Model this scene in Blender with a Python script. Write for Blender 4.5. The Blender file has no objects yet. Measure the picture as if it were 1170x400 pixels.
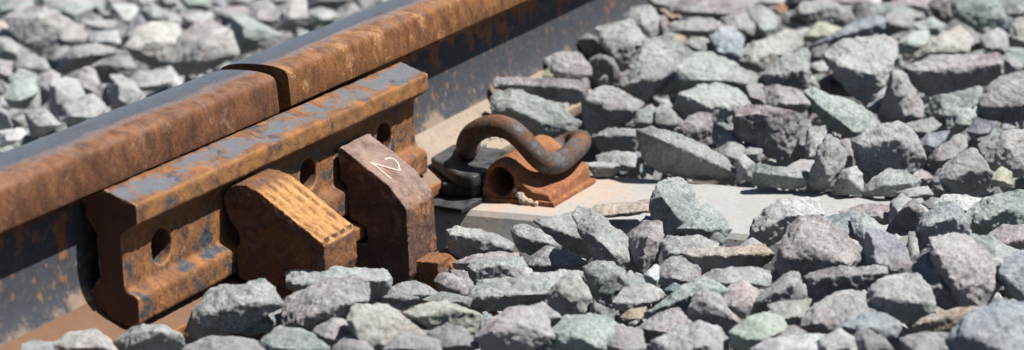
import bpy, bmesh, math, random
from mathutils import Vector, Matrix, Euler, noise
rad = math.radians
SC = bpy.context.scene
COL = SC.collection

# ---------------------------------------------------------------- camera
cam_data = bpy.data.cameras.new('camera')
cam = bpy.data.objects.new('camera', cam_data); COL.objects.link(cam)
yaw, pit, rol = rad(24.88), rad(-13.91), rad(-2.29)
F = Vector((math.cos(pit)*math.cos(yaw), math.cos(pit)*math.sin(yaw), math.sin(pit)))
R = Vector((math.sin(yaw), -math.cos(yaw), 0)); U = R.cross(F)
R2 = R*math.cos(rol) + U*math.sin(rol); U2 = R2.cross(F)
m = Matrix((R2, U2, -F)).transposed().to_4x4(); m.translation = Vector((-1.902, -1.14, .609))
cam.matrix_world = m
cam_data.sensor_width = 36; cam_data.lens = 2856.9*36/1170
cam_data.clip_start = .05; cam_data.clip_end = 2000
cam_data.dof.use_dof = True; cam_data.dof.focus_distance = 2.24; cam_data.dof.aperture_fstop = 6.3
SC.camera = cam

# ---------------------------------------------------------------- sky and sun
S = Vector((.09, -.50, .86)).normalized()
world = bpy.data.worlds.new('World'); SC.world = world; world.use_nodes = True
wn = world.node_tree; bg = wn.nodes['Background']
sky = wn.nodes.new('ShaderNodeTexSky'); sky.sky_type = 'NISHITA'; sky.sun_disc = False
sky.sun_elevation = math.asin(S.z); sky.sun_rotation = math.atan2(S.x, S.y)
sky.air_density = .85; sky.dust_density = .6
wn.links.new(sky.outputs[0], bg.inputs[0]); bg.inputs[1].default_value = .05
sun_d = bpy.data.lights.new('sun', 'SUN'); sun_d.energy = 5.0; sun_d.angle = rad(.53); sun_d.color = (1, .975, .94)
sun = bpy.data.objects.new('sun', sun_d); COL.objects.link(sun)
sun.rotation_euler = S.to_track_quat('Z', 'Y').to_euler(); sun.location = (0, 0, 5)
SC.view_settings.view_transform = 'Standard'; SC.view_settings.look = 'None'
SC.view_settings.exposure = 1.12; SC.view_settings.gamma = 1

# ---------------------------------------------------------------- node helpers
class NT:
    k = .76      # overall albedo scale
    def __init__(s, name):
        s.m = bpy.data.materials.new(name); s.m.use_nodes = True; s.t = s.m.node_tree
        s.b = s.t.nodes['Principled BSDF']; s.tc = s.t.nodes.new('ShaderNodeTexCoord')
    def n(s, kind, **kw):
        nd = s.t.nodes.new('ShaderNode' + kind)
        for k, v in kw.items(): setattr(nd, k, v)
        return nd
    def l(s, a, b): s.t.links.new(a, b)
    def co(s, scale=(1, 1, 1), rot=(0, 0, 0), src='Object'):
        mp = s.n('Mapping'); s.l(s.tc.outputs[src], mp.inputs[0])
        mp.inputs['Scale'].default_value = scale; mp.inputs['Rotation'].default_value = rot
        return mp.outputs[0]
    def noise(s, co, scale, detail=6, rough=.6, dist=0):
        nd = s.n('TexNoise'); s.l(co, nd.inputs['Vector'])
        nd.inputs['Scale'].default_value = scale; nd.inputs['Detail'].default_value = detail
        nd.inputs['Roughness'].default_value = rough; nd.inputs['Distortion'].default_value = dist
        return nd.outputs['Fac']
    def voro(s, co, scale, feature='F1', out='Distance', rnd=1):
        nd = s.n('TexVoronoi', feature=feature); s.l(co, nd.inputs['Vector']); nd.inputs['Scale'].default_value = scale
        nd.inputs['Randomness'].default_value = rnd
        return nd.outputs[out]
    def step(s, x, a, b, lo=0., hi=1.):
        r = s.n('MapRange'); s.l(x, r.inputs[0])
        r.inputs[1].default_value = a; r.inputs[2].default_value = b; r.inputs[3].default_value = lo; r.inputs[4].default_value = hi
        return r.outputs[0]
    def math(s, op, a, b=None):
        nd = s.n('Math', operation=op)
        for i, v in enumerate((a, b)):
            if v is None: continue
            if isinstance(v, (int, float)): nd.inputs[i].default_value = v
            else: s.l(v, nd.inputs[i])
        return nd.outputs[0]
    def mix(s, f, a, b, mode='MIX'):
        nd = s.n('Mix', data_type='RGBA', blend_type=mode)
        for i, v in ((0, f), (6, a), (7, b)):
            if isinstance(v, (int, float)): nd.inputs[i].default_value = v
            elif isinstance(v, tuple): nd.inputs[i].default_value = (*v, 1)
            else: s.l(v, nd.inputs[i])
        return nd.outputs[2]
    def mixf(s, f, a, b):
        nd = s.n('Mix', data_type='FLOAT')
        for i, v in ((0, f), (2, a), (3, b)):
            if isinstance(v, (int, float)): nd.inputs[i].default_value = v
            else: s.l(v, nd.inputs[i])
        return nd.outputs[0]
    def xyz(s):
        nd = s.n('SeparateXYZ'); s.l(s.tc.outputs['Object'], nd.inputs[0]); return nd.outputs
    def bump(s, h, strength, dist, prev=None):
        nd = s.n('Bump'); s.l(h, nd.inputs['Height']); nd.inputs['Strength'].default_value = strength; nd.inputs['Distance'].default_value = dist
        if prev: s.l(prev, nd.inputs['Normal'])
        return nd.outputs[0]
    def out(s, col, rough=.8, nor=None, metal=0, spec=.22):
        s.l(s.mix(1., col, (s.k, s.k, s.k), 'MULTIPLY'), s.b.inputs['Base Color'])
        for k, v in (('Roughness', rough), ('Metallic', metal), ('Specular IOR Level', spec)):
            if v is None: continue
            if isinstance(v, (int, float)): s.b.inputs[k].default_value = v
            else: s.l(v, s.b.inputs[k])
        if nor: s.l(nor, s.b.inputs['Normal'])
        return s.m

ORANGE, BROWN, DARK, TAN, STEEL = (.36, .135, .04), (.17, .075, .04), (.045, .028, .024), (.47, .27, .13), (.085, .10, .125)

def rust(name, base=(BROWN, ORANGE), patch=STEEL, amount=.0, speck=DARK, light=TAN, lamt=.25, streak=(1, 1, 1), bump=.6, s=1., rough=.85, pr=.5, pmask=22):
    """Rusted steel: two rust tones, a patchy mill scale, dark specks and pale flakes."""
    t = NT(name); co = t.co(streak); cs = t.co()
    n1 = t.noise(co, 38*s, 8, .65); n2 = t.noise(co, 150*s, 8, .7); n3 = t.noise(cs, pmask*s, 9, .68, .35); n4 = t.noise(cs, 420*s, 4, .7)
    col = t.mix(t.step(n1, .36, .64), base[0], base[1])
    col = t.mix(t.step(n2, .52, .66, 0, .75), col, speck)
    col = t.mix(t.step(t.noise(co, 85*s, 9, .75, .6), .58, .68, 0, lamt*2.4), col, light)
    pm = t.step(t.mixf(.18, n3, n2), .66-amount*.42, .69-amount*.38)
    pc = t.mix(t.step(n2, .4, .62), patch, tuple(min(1, c*2.1) for c in patch))
    col = t.mix(pm, col, pc)
    col = t.mix(t.step(t.noise(cs, 260*s, 6, .75), .56, .66, 0, .55), col, t.mix(1., col, (.35, .30, .30), 'MULTIPLY'))
    col = t.mix(t.step(t.noise(cs, 310*s, 5, .75), .58, .68, 0, .4), col, t.mix(.5, col, (.55, .40, .28)))
    col = t.mix(t.step(n4, .25, .75, .0, .5), col, t.mix(1, col, (.42, .42, .42), 'MULTIPLY'))
    b = t.bump(n2, bump, .0022); b = t.bump(n4, bump*.7, .0008, b); b = t.bump(pm, bump*.5, .0005, b)
    b = t.bump(t.voro(cs, 210*s), bump*.35, .001, b)
    return t, col, t.mixf(pm, rough, pr), b

M = {}
t, c, r, b = rust('rusty_plate_steel', amount=.31, lamt=.26, patch=(.040, .044, .052), base=((.13, .060, .034), (.34, .142, .045)), s=1.2, pmask=34)
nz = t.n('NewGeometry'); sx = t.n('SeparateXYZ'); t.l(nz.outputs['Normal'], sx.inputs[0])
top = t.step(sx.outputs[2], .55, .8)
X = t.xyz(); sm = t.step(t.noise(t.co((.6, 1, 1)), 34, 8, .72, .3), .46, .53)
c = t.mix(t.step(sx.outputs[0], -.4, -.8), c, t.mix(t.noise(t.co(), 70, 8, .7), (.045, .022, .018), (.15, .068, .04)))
pt = nz.outputs['Pointiness']
c = t.mix(t.step(pt, .525, .58, 0, .8), c, t.mix(t.noise(t.co(), 60, 6), (.42, .20, .08), (.50, .33, .21)))
ff = t.math('MULTIPLY', t.step(sx.outputs[1], -.35, -.75), t.math('MULTIPLY', t.step(X[2], .082, .086), t.step(t.noise(t.co(), 45, 8, .7), .40, .55)))
c = t.mix(t.math('MULTIPLY', ff, .85), c, t.mix(t.noise(t.co(), 130, 8, .75), (.13, .055, .025), (.42, .20, .055)))
strip = t.math('MULTIPLY', t.step(t.math('ADD', X[1], t.step(t.noise(t.co(), 40, 6), .3, .7, -.006, .006)), .0085, .004), t.step(t.math('ADD', X[1], t.step(t.noise(t.co(), 40, 6), .3, .7, -.005, .005)), -.0175, -.013))
c = t.mix(t.math('MULTIPLY', t.math('MULTIPLY', top, strip), t.math('MULTIPLY', sm, t.step(X[2], .082, .09))), c, t.mix(t.noise(t.co(), 120, 6), (.075, .082, .095), (.15, .152, .16)))
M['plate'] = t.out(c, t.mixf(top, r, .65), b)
t, c, r, b = rust('mauve_brown_rust', base=((.085, .045, .034), (.15, .082, .060)), patch=(.16, .075, .04), amount=.30, lamt=.16, light=(.45, .33, .24), speck=(.08, .045, .035), bump=.9)
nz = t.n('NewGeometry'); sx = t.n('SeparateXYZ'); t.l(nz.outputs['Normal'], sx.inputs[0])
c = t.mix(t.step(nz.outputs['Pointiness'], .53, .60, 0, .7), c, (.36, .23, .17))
dust_toplight = t.math('MULTIPLY', t.step(sx.outputs[2], .15, .6), t.step(t.noise(t.co(), 55, 8, .75), .30, .55))
c = t.mix(t.math('MULTIPLY', dust_toplight, .8), c, t.mix(t.noise(t.co(), 160, 8, .75), (.19, .125, .10), (.37, .275, .235)))  # dusty paleness on up-facing surfaces imitates sunlight, painted against darkened sides
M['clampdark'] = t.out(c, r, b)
t, c, r, b = rust('orange_cast_rust', base=((.14, .055, .025), (.27, .115, .04)), patch=(.10, .05, .035), amount=.46, lamt=.30, light=(.66, .42, .18), speck=(.16, .075, .035), bump=1., pmask=45)
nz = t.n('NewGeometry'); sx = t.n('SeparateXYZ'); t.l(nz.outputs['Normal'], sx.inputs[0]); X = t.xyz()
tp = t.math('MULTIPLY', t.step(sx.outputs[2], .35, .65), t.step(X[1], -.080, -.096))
c = t.mix(t.math('MULTIPLY', tp, .8), c, t.mix(t.step(t.noise(t.co((2, .5, .5)), 190, 7, .75), .36, .60), (.26, .12, .05), (.66, .35, .12)))  # tan rib tops, with the lit top's brightness painted into the colour
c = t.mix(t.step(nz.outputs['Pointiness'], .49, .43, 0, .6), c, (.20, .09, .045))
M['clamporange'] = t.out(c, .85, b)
t, c, r, b = rust('lug_rust', base=((.16, .07, .035), (.34, .14, .05)), patch=(.12, .10, .10), amount=.38, lamt=.3, bump=1.)
M['lug'] = t.out(c, r, b)
t, c, r, b = rust('shoulder_orange_rust', base=((.20, .078, .034), (.36, .155, .065)), patch=(.20, .075, .035), amount=.3, lamt=.22, light=(.55, .36, .24), speck=(.22, .08, .035), bump=.6)
M['shoulder'] = t.out(c, .88, b)
t, c, r, b = rust('clip_spring_steel', base=((.085, .050, .034), (.21, .095, .042)), patch=(.062, .058, .056), amount=.46, lamt=.12, bump=.5, pr=.5)
M['clip'] = t.out(c, r, b)
# rail head: polished band on top, mottled rust on the sides
def head_mat(name, b0, b1, patch, light, lamt):
    t, c, r, b = rust(name, base=(b0, b1), patch=patch, amount=.26, lamt=lamt, light=light, speck=(.075, .032, .020), streak=(1.3, 1, .8), bump=.7, s=1.4, pmask=30, pr=.85)
    c = t.mix(t.step(t.noise(t.co((1, 1, 1.5)), 11, 5, .6), .45, .62, 0, .45), c, t.mix(1., c, (.52, .46, .44), 'MULTIPLY'))
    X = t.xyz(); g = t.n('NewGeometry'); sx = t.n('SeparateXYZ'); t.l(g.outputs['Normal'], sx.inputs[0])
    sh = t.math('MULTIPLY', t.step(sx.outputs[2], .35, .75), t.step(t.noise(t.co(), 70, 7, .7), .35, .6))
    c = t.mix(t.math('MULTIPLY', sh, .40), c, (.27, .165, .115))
    up = t.step(sx.outputs[2], .90, .96)
    edge = t.math('ADD', X[1], t.step(t.noise(t.co((1, 6, 1)), 14, 8, .7), .3, .7, -.008, .008))
    band = t.math('MULTIPLY', up, t.step(edge, -.020, -.004))
    sc = t.noise(t.co((.05, 5, 1)), 60, 6, .6)
    steel = t.mix(sc, (.19, .205, .23), (.30, .32, .35))
    steel = t.mix(t.step(edge, .020, -.004, 0, .45), steel, (.20, .15, .13))
    steel = t.mix(t.step(t.noise(t.co((.5, 2, 1)), 22, 6, .7), .56, .64, 0, .5), steel, (.17, .12, .10))
    steel = t.mix(t.step(t.voro(t.co((.6, 1, 1)), 16), .06, .12, .7, 0), steel, (.045, .05, .06))
    c = t.mix(band, c, steel)
    return t.out(c, t.mixf(band, .88, t.mixf(sc, .24, .40)), b, t.math('MULTIPLY', band, .75), t.mixf(band, .2, .5))
M['head'] = head_mat('near_rail_head_rust', (.080, .034, .020), (.24, .098, .040), (.13, .065, .04), (.36, .21, .11), .16)
M['head2'] = head_mat('far_rail_head_rust', (.11, .045, .022), (.32, .135, .040), (.24, .12, .05), (.42, .24, .09), .14)
# rail web: dark blue grey scale, rust runs under the head, sand at the foot
t = NT('rail_web_scale'); X = t.xyz(); cs = t.co(); st = t.co((1.6, 1, .35))
n1 = t.noise(cs, 30, 8, .65); n2 = t.noise(cs, 160, 8, .7)
col = t.mix(n1, (.028, .033, .042), (.058, .062, .070))
col = t.mix(t.step(n2, .5, .66, 0, .6), col, (.105, .10, .095))
rs = t.math('ADD', t.mixf(.5, t.noise(st, 26, 9, .7, .3), t.noise(cs, 40, 9, .72)), t.step(X[2], .085, .132, 0, .13))
col = t.mix(t.step(rs, .56, .61), col, t.mix(n2, (.12, .045, .025), (.30, .12, .045)))
dirt = t.math('ADD', t.noise(cs, 24, 8, .7), t.step(X[2], .028, .065, .26, -.14))
col = t.mix(t.step(dirt, .56, .70), col, t.mix(n1, (.16, .095, .062), (.28, .225, .175)))
col = t.mix(t.step(t.noise(cs, 60, 6, .7), .62, .70, 0, .6), col, (.30, .25, .20))
dots = t.math('MULTIPLY', t.step(t.mixf(.6, t.voro(cs, 80), t.noise(cs, 120, 7, .75)), .42, .34), t.step(t.noise(cs, 16, 4), .48, .56))
col = t.mix(dots, col, t.mix(n2, (.10, .055, .035), (.30, .15, .07)))
b = t.bump(n2, .5, .0012); b = t.bump(t.noise(cs, 420, 4), .4, .0006, b)
M['web'] = t.out(col, .9, b)
t = NT('rail_foot_dusty_rust'); cs = t.co(); X0 = t.xyz(); n1 = t.noise(cs, 26, 8, .7); n2 = t.noise(cs, 170, 8, .7)
col = t.mix(n1, (.15, .078, .045), (.24, .165, .11)); col = t.mix(t.math('MULTIPLY', t.step(X0[0], .15, .3), .75), col, t.mix(n1, (.27, .225, .175), (.40, .355, .29)))
col = t.mix(t.step(n2, .54, .64, 0, .6), col, (.20, .095, .05))
col = t.mix(t.step(t.noise(cs, 70, 8, .7), .58, .64, 0, .6), col, (.33, .26, .19))
X = t.xyz(); far = t.step(X[0], .15, .3); col = t.mix(t.math('SUBTRACT', .72, t.math('MULTIPLY', far, .60)), col, t.mix(n1, (.10, .047, .028), (.165, .085, .05)))
col = t.mix(t.math('MULTIPLY', t.step(X[1], -.0728, -.0742), t.step(X[0], .30, .27)), col, t.mix(n2, (.16, .06, .025), (.34, .14, .045)))
M['foot'] = t.out(col, .9, t.bump(n2, .7, .0016))
t = NT('black_insulator_plastic'); cs = t.co(); n2 = t.noise(cs, 130, 8, .7)
col = t.mix(t.step(n2, .45, .7), (.014, .014, .015), (.06, .06, .06))
g = t.n('NewGeometry'); sx = t.n('SeparateXYZ'); t.l(g.outputs['Normal'], sx.inputs[0])
dust_toplight = t.math('MULTIPLY', t.step(sx.outputs[2], .6, .95), t.step(t.noise(cs, 60, 8, .7), .35, .65))
col = t.mix(t.math('MULTIPLY', dust_toplight, .6), col, (.14, .14, .135))
M['plastic'] = t.out(col, .5, t.bump(n2, .35, .001))
# concrete
t = NT('sleeper_concrete'); cs = t.co(); X = t.xyz(); n1 = t.noise(cs, 11, 9, .65); n2 = t.noise(cs, 240, 6, .7); n3 = t.noise(t.co((.6, 2, 1)), 30, 8, .7)
col = t.mix(n1, (.275, .272, .258), (.345, .345, .33)); col = t.mix(t.step(n3, .5, .7, 0, .4), col, (.25, .235, .21))
col = t.mix(t.step(n2, .52, .66, 0, .40), col, (.20, .19, .17)); col = t.mix(t.step(t.noise(cs, 60, 8, .75), .54, .66, 0, .35), col, (.22, .205, .18)); col = t.mix(t.step(n2, .44, .34, 0, .3), col, (.45, .44, .41))
rt = t.n('VectorMath', operation='DISTANCE'); t.l(cs, rt.inputs[0]); rt.inputs[1].default_value = (.285, -.155, 0)
col = t.mix(t.math('MULTIPLY', t.step(rt.outputs['Value'], .05, .115, .75, 0), t.step(n3, .35, .6)), col, (.50, .30, .17))
por = t.step(t.voro(cs, 95), .07, .12, 1, 0); pm = t.math('MULTIPLY', por, t.step(t.noise(cs, 40, 3), .5, .55))
g = t.n('NewGeometry'); sx = t.n('SeparateXYZ'); t.l(g.outputs['Normal'], sx.inputs[0]); pm = t.math('MULTIPLY', pm, t.step(sx.outputs[2], .7, .5))
col = t.mix(pm, col, (.07, .065, .06))
b = t.bump(n2, .35, .0008); b = t.bump(n1, .3, .003, b); b = t.bump(t.math('SUBTRACT', 1., pm), .8, .001, b)
M['concrete'] = t.out(col, .93, b)
t = NT('chalk_line'); n2 = t.noise(t.co(), 500, 4); M['chalk'] = t.out(t.mix(n2, (.42, .33, .26), (.66, .58, .47)), .95, t.bump(n2, .4, .0005))

# stone: base colour comes from the object's own colour; grain, veins and stains vary in world space
def stone_mat(name, src):
    t = NT(name)
    if src == 'object':
        oi = t.n('ObjectInfo'); base = oi.outputs['Color']; cs = t.co(src='Object'); rnd = oi.outputs['Random']
        off = t.n('VectorMath', operation='ADD'); t.l(cs, off.inputs[0]); cmb = t.n('CombineXYZ'); t.l(t.math('MULTIPLY', rnd, 7.), cmb.inputs[0]); t.l(t.math('MULTIPLY', rnd, 3.), cmb.inputs[2]); t.l(cmb.outputs[0], off.inputs[1]); cs = off.outputs[0]
    else:
        at = t.n('Attribute'); at.attribute_name = 'stone_colour'; base = at.outputs['Color']; cs = t.co(src='Object'); rnd = None
    amp = t.step(rnd, 0, 1, .30, 1.) if rnd else .7
    am = lambda x: t.math('MULTIPLY', x, amp)
    big = t.noise(cs, 22, 7, .62, .4); mid = t.noise(cs, 95, 8, .7); fin = t.noise(cs, 430, 5, .75); sp = t.noise(cs, 900, 3, .7)
    col = t.mix(t.step(big, .36, .64), t.mix(1., base, (.80, .79, .79), 'MULTIPLY'), t.mix(.40, base, (.66, .65, .63)))
    col = t.mix(t.step(t.noise(cs, 11, 5, .6, .8), .50, .60, 0, .42), col, t.mix(.5, base, (.70, .71, .70)))
    col = t.mix(t.step(t.noise(cs, 16, 5, .6, .6), .56, .64, 0, .5), col, t.mix(1., base, (.50, .50, .54), 'MULTIPLY'))
    hue = t.noise(cs, 14, 4, .6)
    col = t.mix(t.step(hue, .52, .66, 0, .38), col, t.mix(1., base, (1.16, .94, .95), 'MULTIPLY'))
    col = t.mix(t.step(hue, .46, .34, 0, .38), col, t.mix(1., base, (.93, 1.06, 1.0), 'MULTIPLY'))
    col = t.mix(am(t.step(mid, .53, .68, 0, .75)), col, t.mix(1., col, (.42, .42, .45), 'MULTIPLY'))
    col = t.mix(am(t.step(mid, .46, .34, 0, .65)), col, (.66, .665, .66))
    col = t.mix(am(t.step(fin, .54, .64, 0, .8)), col, t.mix(1., col, (.36, .36, .39), 'MULTIPLY'))
    col = t.mix(am(t.step(fin, .47, .36, 0, .65)), col, (.74, .745, .74))
    col = t.mix(t.step(sp, .60, .72, 0, .55), col, (.70, .69, .66))
    vein = t.step(t.voro(t.co((1, .6, 1.3), (.5, .3, .2)), 15, 'DISTANCE_TO_EDGE'), .004, .018, .5, 0)
    vm = t.math('MULTIPLY', vein, t.step(t.noise(cs, 9, 3), .54, .60))
    col = t.mix(vm, col, (.74, .72, .68))
    col = t.mix(t.math('MULTIPLY', t.step(t.noise(cs, 17, 6, .7, .5), .67, .76), .35), col, (.34, .22, .13))
    def chisel(scale, strength, prev):
        v = t.n('TexVoronoi', feature='F1'); t.l(cs, v.inputs['Vector']); v.inputs['Scale'].default_value = scale
        d = t.n('VectorMath', operation='SUBTRACT'); t.l(cs, d.inputs[0]); t.l(v.outputs['Position'], d.inputs[1])
        e = t.n('VectorMath', operation='SUBTRACT'); t.l(v.outputs['Color'], e.inputs[0]); e.inputs[1].default_value = (.5, .5, .5)
        h = t.n('VectorMath', operation='DOT_PRODUCT'); t.l(d.outputs[0], h.inputs[0]); t.l(e.outputs[0], h.inputs[1])
        return t.bump(h.outputs['Value'], strength, 1., prev)
    b = chisel(48, .95, None); b = chisel(130, .85, b)
    b = t.bump(mid, .8, .006, b); b = t.bump(fin, 1., .0034, b); b = t.bump(sp, .6, .0009, b)
    b = t.bump(t.voro(cs, 120), .4, .002, b)
    return t.out(col, .86, b, spec=.35)
M['stone'] = stone_mat('ballast_stone', 'object')
M['fill'] = stone_mat('ballast_fill_stone', 'attribute')
t = NT('gravelly_soil'); n = t.noise(t.co(), 40, 8); M['soil'] = t.out(t.mix(n, (.10, .09, .08), (.22, .20, .18)), .95, t.bump(n, 1, .02))

# ---------------------------------------------------------------- object helpers
def link(name, me, mat=None, parent=None, loc=None):
    o = bpy.data.objects.new(name, me); COL.objects.link(o)
    if mat: me.materials.append(mat)
    if parent: o.parent = parent
    if loc: o.location = loc
    return o
def tag(o, label=None, cat=None, group=None, kind=None):
    for k, v in (('label', label), ('category', cat), ('group', group), ('kind', kind)):
        if v: o[k] = v
    return o
def empty(name, loc, label, cat, group=None):
    o = bpy.data.objects.new(name, None); COL.objects.link(o); o.location = loc; o.empty_display_size = .05
    return tag(o, label, cat, group)
def mesh(bm, smooth=False):
    me = bpy.data.meshes.new('m'); bmesh.ops.recalc_face_normals(bm, faces=bm.faces[:]); bm.to_mesh(me); bm.free()
    if smooth: me.polygons.foreach_set('use_smooth', [True]*len(me.polygons))
    return me
def extrude(prof, x0, x1, nx=1, bm=None):
    """closed (y,z) outline swept along x"""
    bm = bm or bmesh.new(); rows = []
    for i in range(nx+1):
        x = x0 + (x1-x0)*i/nx; rows.append([bm.verts.new((x, y, z)) for y, z in prof])
    n = len(prof)
    for a, c in zip(rows, rows[1:]):
        for j in range(n): bm.faces.new((a[j], a[(j+1) % n], c[(j+1) % n], c[j]))
    bm.faces.new(rows[0]); bm.faces.new(rows[-1][::-1])
    return bm
def loft(rows, bm=None):
    bm = bm or bmesh.new(); R_ = [[bm.verts.new(p) for p in r] for r in rows]; n = len(rows[0])
    for a, c in zip(R_, R_[1:]):
        for j in range(n): bm.faces.new((a[j], a[(j+1) % n], c[(j+1) % n], c[j]))
    bm.faces.new(R_[0]); bm.faces.new(R_[-1][::-1]); return bm
def cyl(bm, c, ax, r, h, n=32):
    """cylinder centred at c along axis ax"""
    q = Vector(ax).to_track_quat('Z', 'Y').to_matrix().to_4x4(); q.translation = Vector(c)
    bmesh.ops.create_cone(bm, cap_ends=True, segments=n, radius1=r, radius2=r, depth=h, matrix=q)
def box(bm, c, s, rot=None):
    mt = Matrix.Translation(c) @ (rot.to_matrix().to_4x4() if rot else Matrix()) @ Matrix.Diagonal((*s, 1))
    return bmesh.ops.create_cube(bm, size=1, matrix=mt)
def tex(name, kind, size, depth=3):
    x = bpy.data.textures.new(name, kind); x.noise_scale = size
    if kind == 'CLOUDS': x.noise_depth = depth
    return x
TC1, TC2, TC3 = tex('lumps', 'CLOUDS', .030, 2), tex('chips', 'CLOUDS', .009, 3), tex('pits', 'CLOUDS', .0035, 1)
TV = tex('breaks', 'VORONOI', .016)
def cook(me, ops):
    """apply modifiers to a mesh without operators: ops = list of (type, {settings})"""
    o = bpy.data.objects.new('tmp', me); COL.objects.link(o)
    for ty, kw in ops:
        md = o.modifiers.new(ty, ty)
        for k, v in kw.items(): setattr(md, k, v)
    dg = bpy.context.evaluated_depsgraph_get(); dg.update()
    r = bpy.data.meshes.new_from_object(o.evaluated_get(dg)); bpy.data.objects.remove(o); r.materials.clear()
    return r
def disp(t_, s, co='LOCAL'): return ('DISPLACE', dict(texture=t_, strength=s, mid_level=.5, texture_coords=co))
def voxel(s): return ('REMESH', dict(mode='VOXEL', voxel_size=s, use_smooth_shade=True))
def cut(me, cutters, solver='EXACT'):
    bm = bmesh.new()
    for c in cutters: cyl(bm, *c)
    cm = mesh(bm); co = bpy.data.objects.new('cutter', cm); COL.objects.link(co)
    r = cook(me, [('BOOLEAN', dict(operation='DIFFERENCE', object=co, solver=solver))]); bpy.data.objects.remove(co)
    return r

# ---------------------------------------------------------------- ground
bm = bmesh.new(); bmesh.ops.create_grid(bm, x_segments=8, y_segments=8, size=400, matrix=Matrix.Translation((0, 0, -.16)))
tag(link('ground', mesh(bm), M['soil']), kind='structure')

# ---------------------------------------------------------------- rails (60 kg/m section)
def arc(cy, cz, r, a0, a1, n): return [(cy+r*math.cos(rad(a0+(a1-a0)*i/n)), cz+r*math.sin(rad(a0+(a1-a0)*i/n))) for i in range(n+1)]
half = [(0, .1720), (.010, .1718), (.0175, .1712), (.0235, .1702), (.0290, .1688), (.0325, .1670), (.0345, .1645), (.0355, .1610), (.0359, .156), (.0362, .150), (.0368, .137), (.0362, .1348), (.0345, .1338), (.014, .1262)]
half_neck = [(.014, .1262), (.0105, .1235), (.0088, .119)]
head_prof = [(y, z) for y, z in half + half_neck[1:]] ; head_prof = head_prof + [(-y, z) for y, z in reversed(head_prof)][:-1]
web_prof = [(.0088, .119), (.0083, .10), (.0083, .078), (.0090, .062), (.0118, .049), (.0165, .040)]; web_prof = web_prof + [(-y, z) for y, z in reversed(web_prof)]
foot_half = [(.0165, .040), (.0230, .0310), (.0330, .0245), (.0450, .0190), (.0735, .0125), (.0750, .0112), (.0750, .0015), (.0738, 0)]
foot_prof = foot_half + [(-y, z) for y, z in reversed(foot_half)]
def rail(name, x0, x1, label, lift=0, pitch=0, hm='head'):
    root = empty(name, (0, 0, 0), label, 'rail', None)
    nx = 40
    for nm, pr, mt in (('rail_head', head_prof, M[hm]), ('web', web_prof, M['web']), ('foot', foot_prof, M['foot'])):
        me = mesh(extrude(pr, x0, x1, nx), True)
        o = link(nm, me, mt, root)
        me.set_sharp_from_angle(angle=rad(40))
    root.location.z = lift; root.rotation_euler.y = -pitch
    return root
rail('rail', -3.2, -.0105, 'near rail with a worn rounded end, left of the joint gap')
rail('rail', .0125, 5.0, 'far rail running away to the upper right from the joint gap', .0012, .009, 'head2')

# ---------------------------------------------------------------- fishplate
fp = [(-.0150, .1240), (-.0365, .1332), (-.0640, .1232), (-.0655, .1215), (-.0650, .1075), (-.0632, .1052), (-.0520, .0985), (-.0490, .0960), (-.0485, .0535), (-.0492, .0508),
      (-.0592, .0462), (-.0608, .0440), (-.0602, .0250), (-.0575, .0225), (-.0500, .0208), (-.0340, .0250), (-.0165, .0400), (-.0150, .0480), (-.0250, .0600), (-.0255, .0950), (-.0160, .1120)]
root = empty('fishplate', (-.03, -.045, .02), 'long rusty fishplate with bolt holes bridging the rail joint', 'fishplate')
me = mesh(extrude(fp, -.291, .231, 1))
me = cut(me, [((x, -.04, .0725), (0, 1, 0), .0152, .08, 40) for x in (-.234, -.085, .0145, .165)])
me = cook(me, [voxel(.0017), disp(TC1, .0012), disp(TC2, .0012), disp(TC3, .0005)])
me.set_sharp_from_angle(angle=rad(45))
for v in me.vertices: v.co -= Vector((-.03, -.045, .02))
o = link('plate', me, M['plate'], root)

# ---------------------------------------------------------------- clamps
def clamp(loc, prof, w, mat, label, extra=None, sz=.0015, d=(.002, .002)):
    root = empty('rail_clamp', loc, label, 'rail clamp', 'cast clamps hooked round the fishplate')
    bm = extrude(prof, 0, w)
    bmesh.ops.recalc_face_normals(bm, faces=bm.faces[:])
    if extra: extra(bm)
    me = bpy.data.meshes.new('m'); bm.to_mesh(me); bm.free()
    me = cook(me, [voxel(sz), disp(TC1, d[0]), disp(TC2, d[1]), disp(TC3, .0007)])
    link('body', me, mat, root)
    return root
p1 = [(-.052, .083), (-.051, .092), (-.057, .0995), (-.066, .1030), (-.075, .1030), (-.088, .0975), (-.1445, .0585), (-.1480, .0540), (-.1475, .030), (-.138, .005), (-.118, -.030), (-.030, -.042), (-.020, -.018), (-.022, -.003),
      (-.079, -.002), (-.0785, .013), (-.064, .0195), (-.0615, .022), (-.0615, .047), (-.066, .052), (-.0655, .060), (-.057, .070)]
def ribs1(bm):
    a, b_ = Vector((0, -.084, .1003)), Vector((0, -.146, .0575)); dv = (b_-a); L = dv.length; dv.normalize(); nrm = Vector((0, dv.z, -dv.y)); nrm = nrm if nrm.z > 0 else -nrm
    for k, x in enumerate((.009, .0225, .0355, .049)):
        box(bm, (a+b_)/2 + Vector((x, 0, 0)) + nrm*.0000, (.0078, L*.97, .0048), Euler((math.atan2(dv.z, dv.y), 0, 0)))
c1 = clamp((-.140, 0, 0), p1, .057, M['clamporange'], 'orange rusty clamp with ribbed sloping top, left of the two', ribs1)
p2 = [(-.0545, .0575), (-.0535, .0860), (-.0555, .0880), (-.060, .0865), (-.1035, .0560), (-.1200, .0370), (-.1225, .0320), (-.1220, -.030), (-.110, -.060), (-.030, -.060), (-.020, -.035), (-.022, -.004),
      (-.079, -.003), (-.0785, .013), (-.064, .0195), (-.0615, .022), (-.0615, .0465), (-.0600, .052)]
c2 = clamp((.062, 0, 0), p2, .057, M['clampdark'], 'dark brown clamp with a chalk numeral two on its sloping top')
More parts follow.
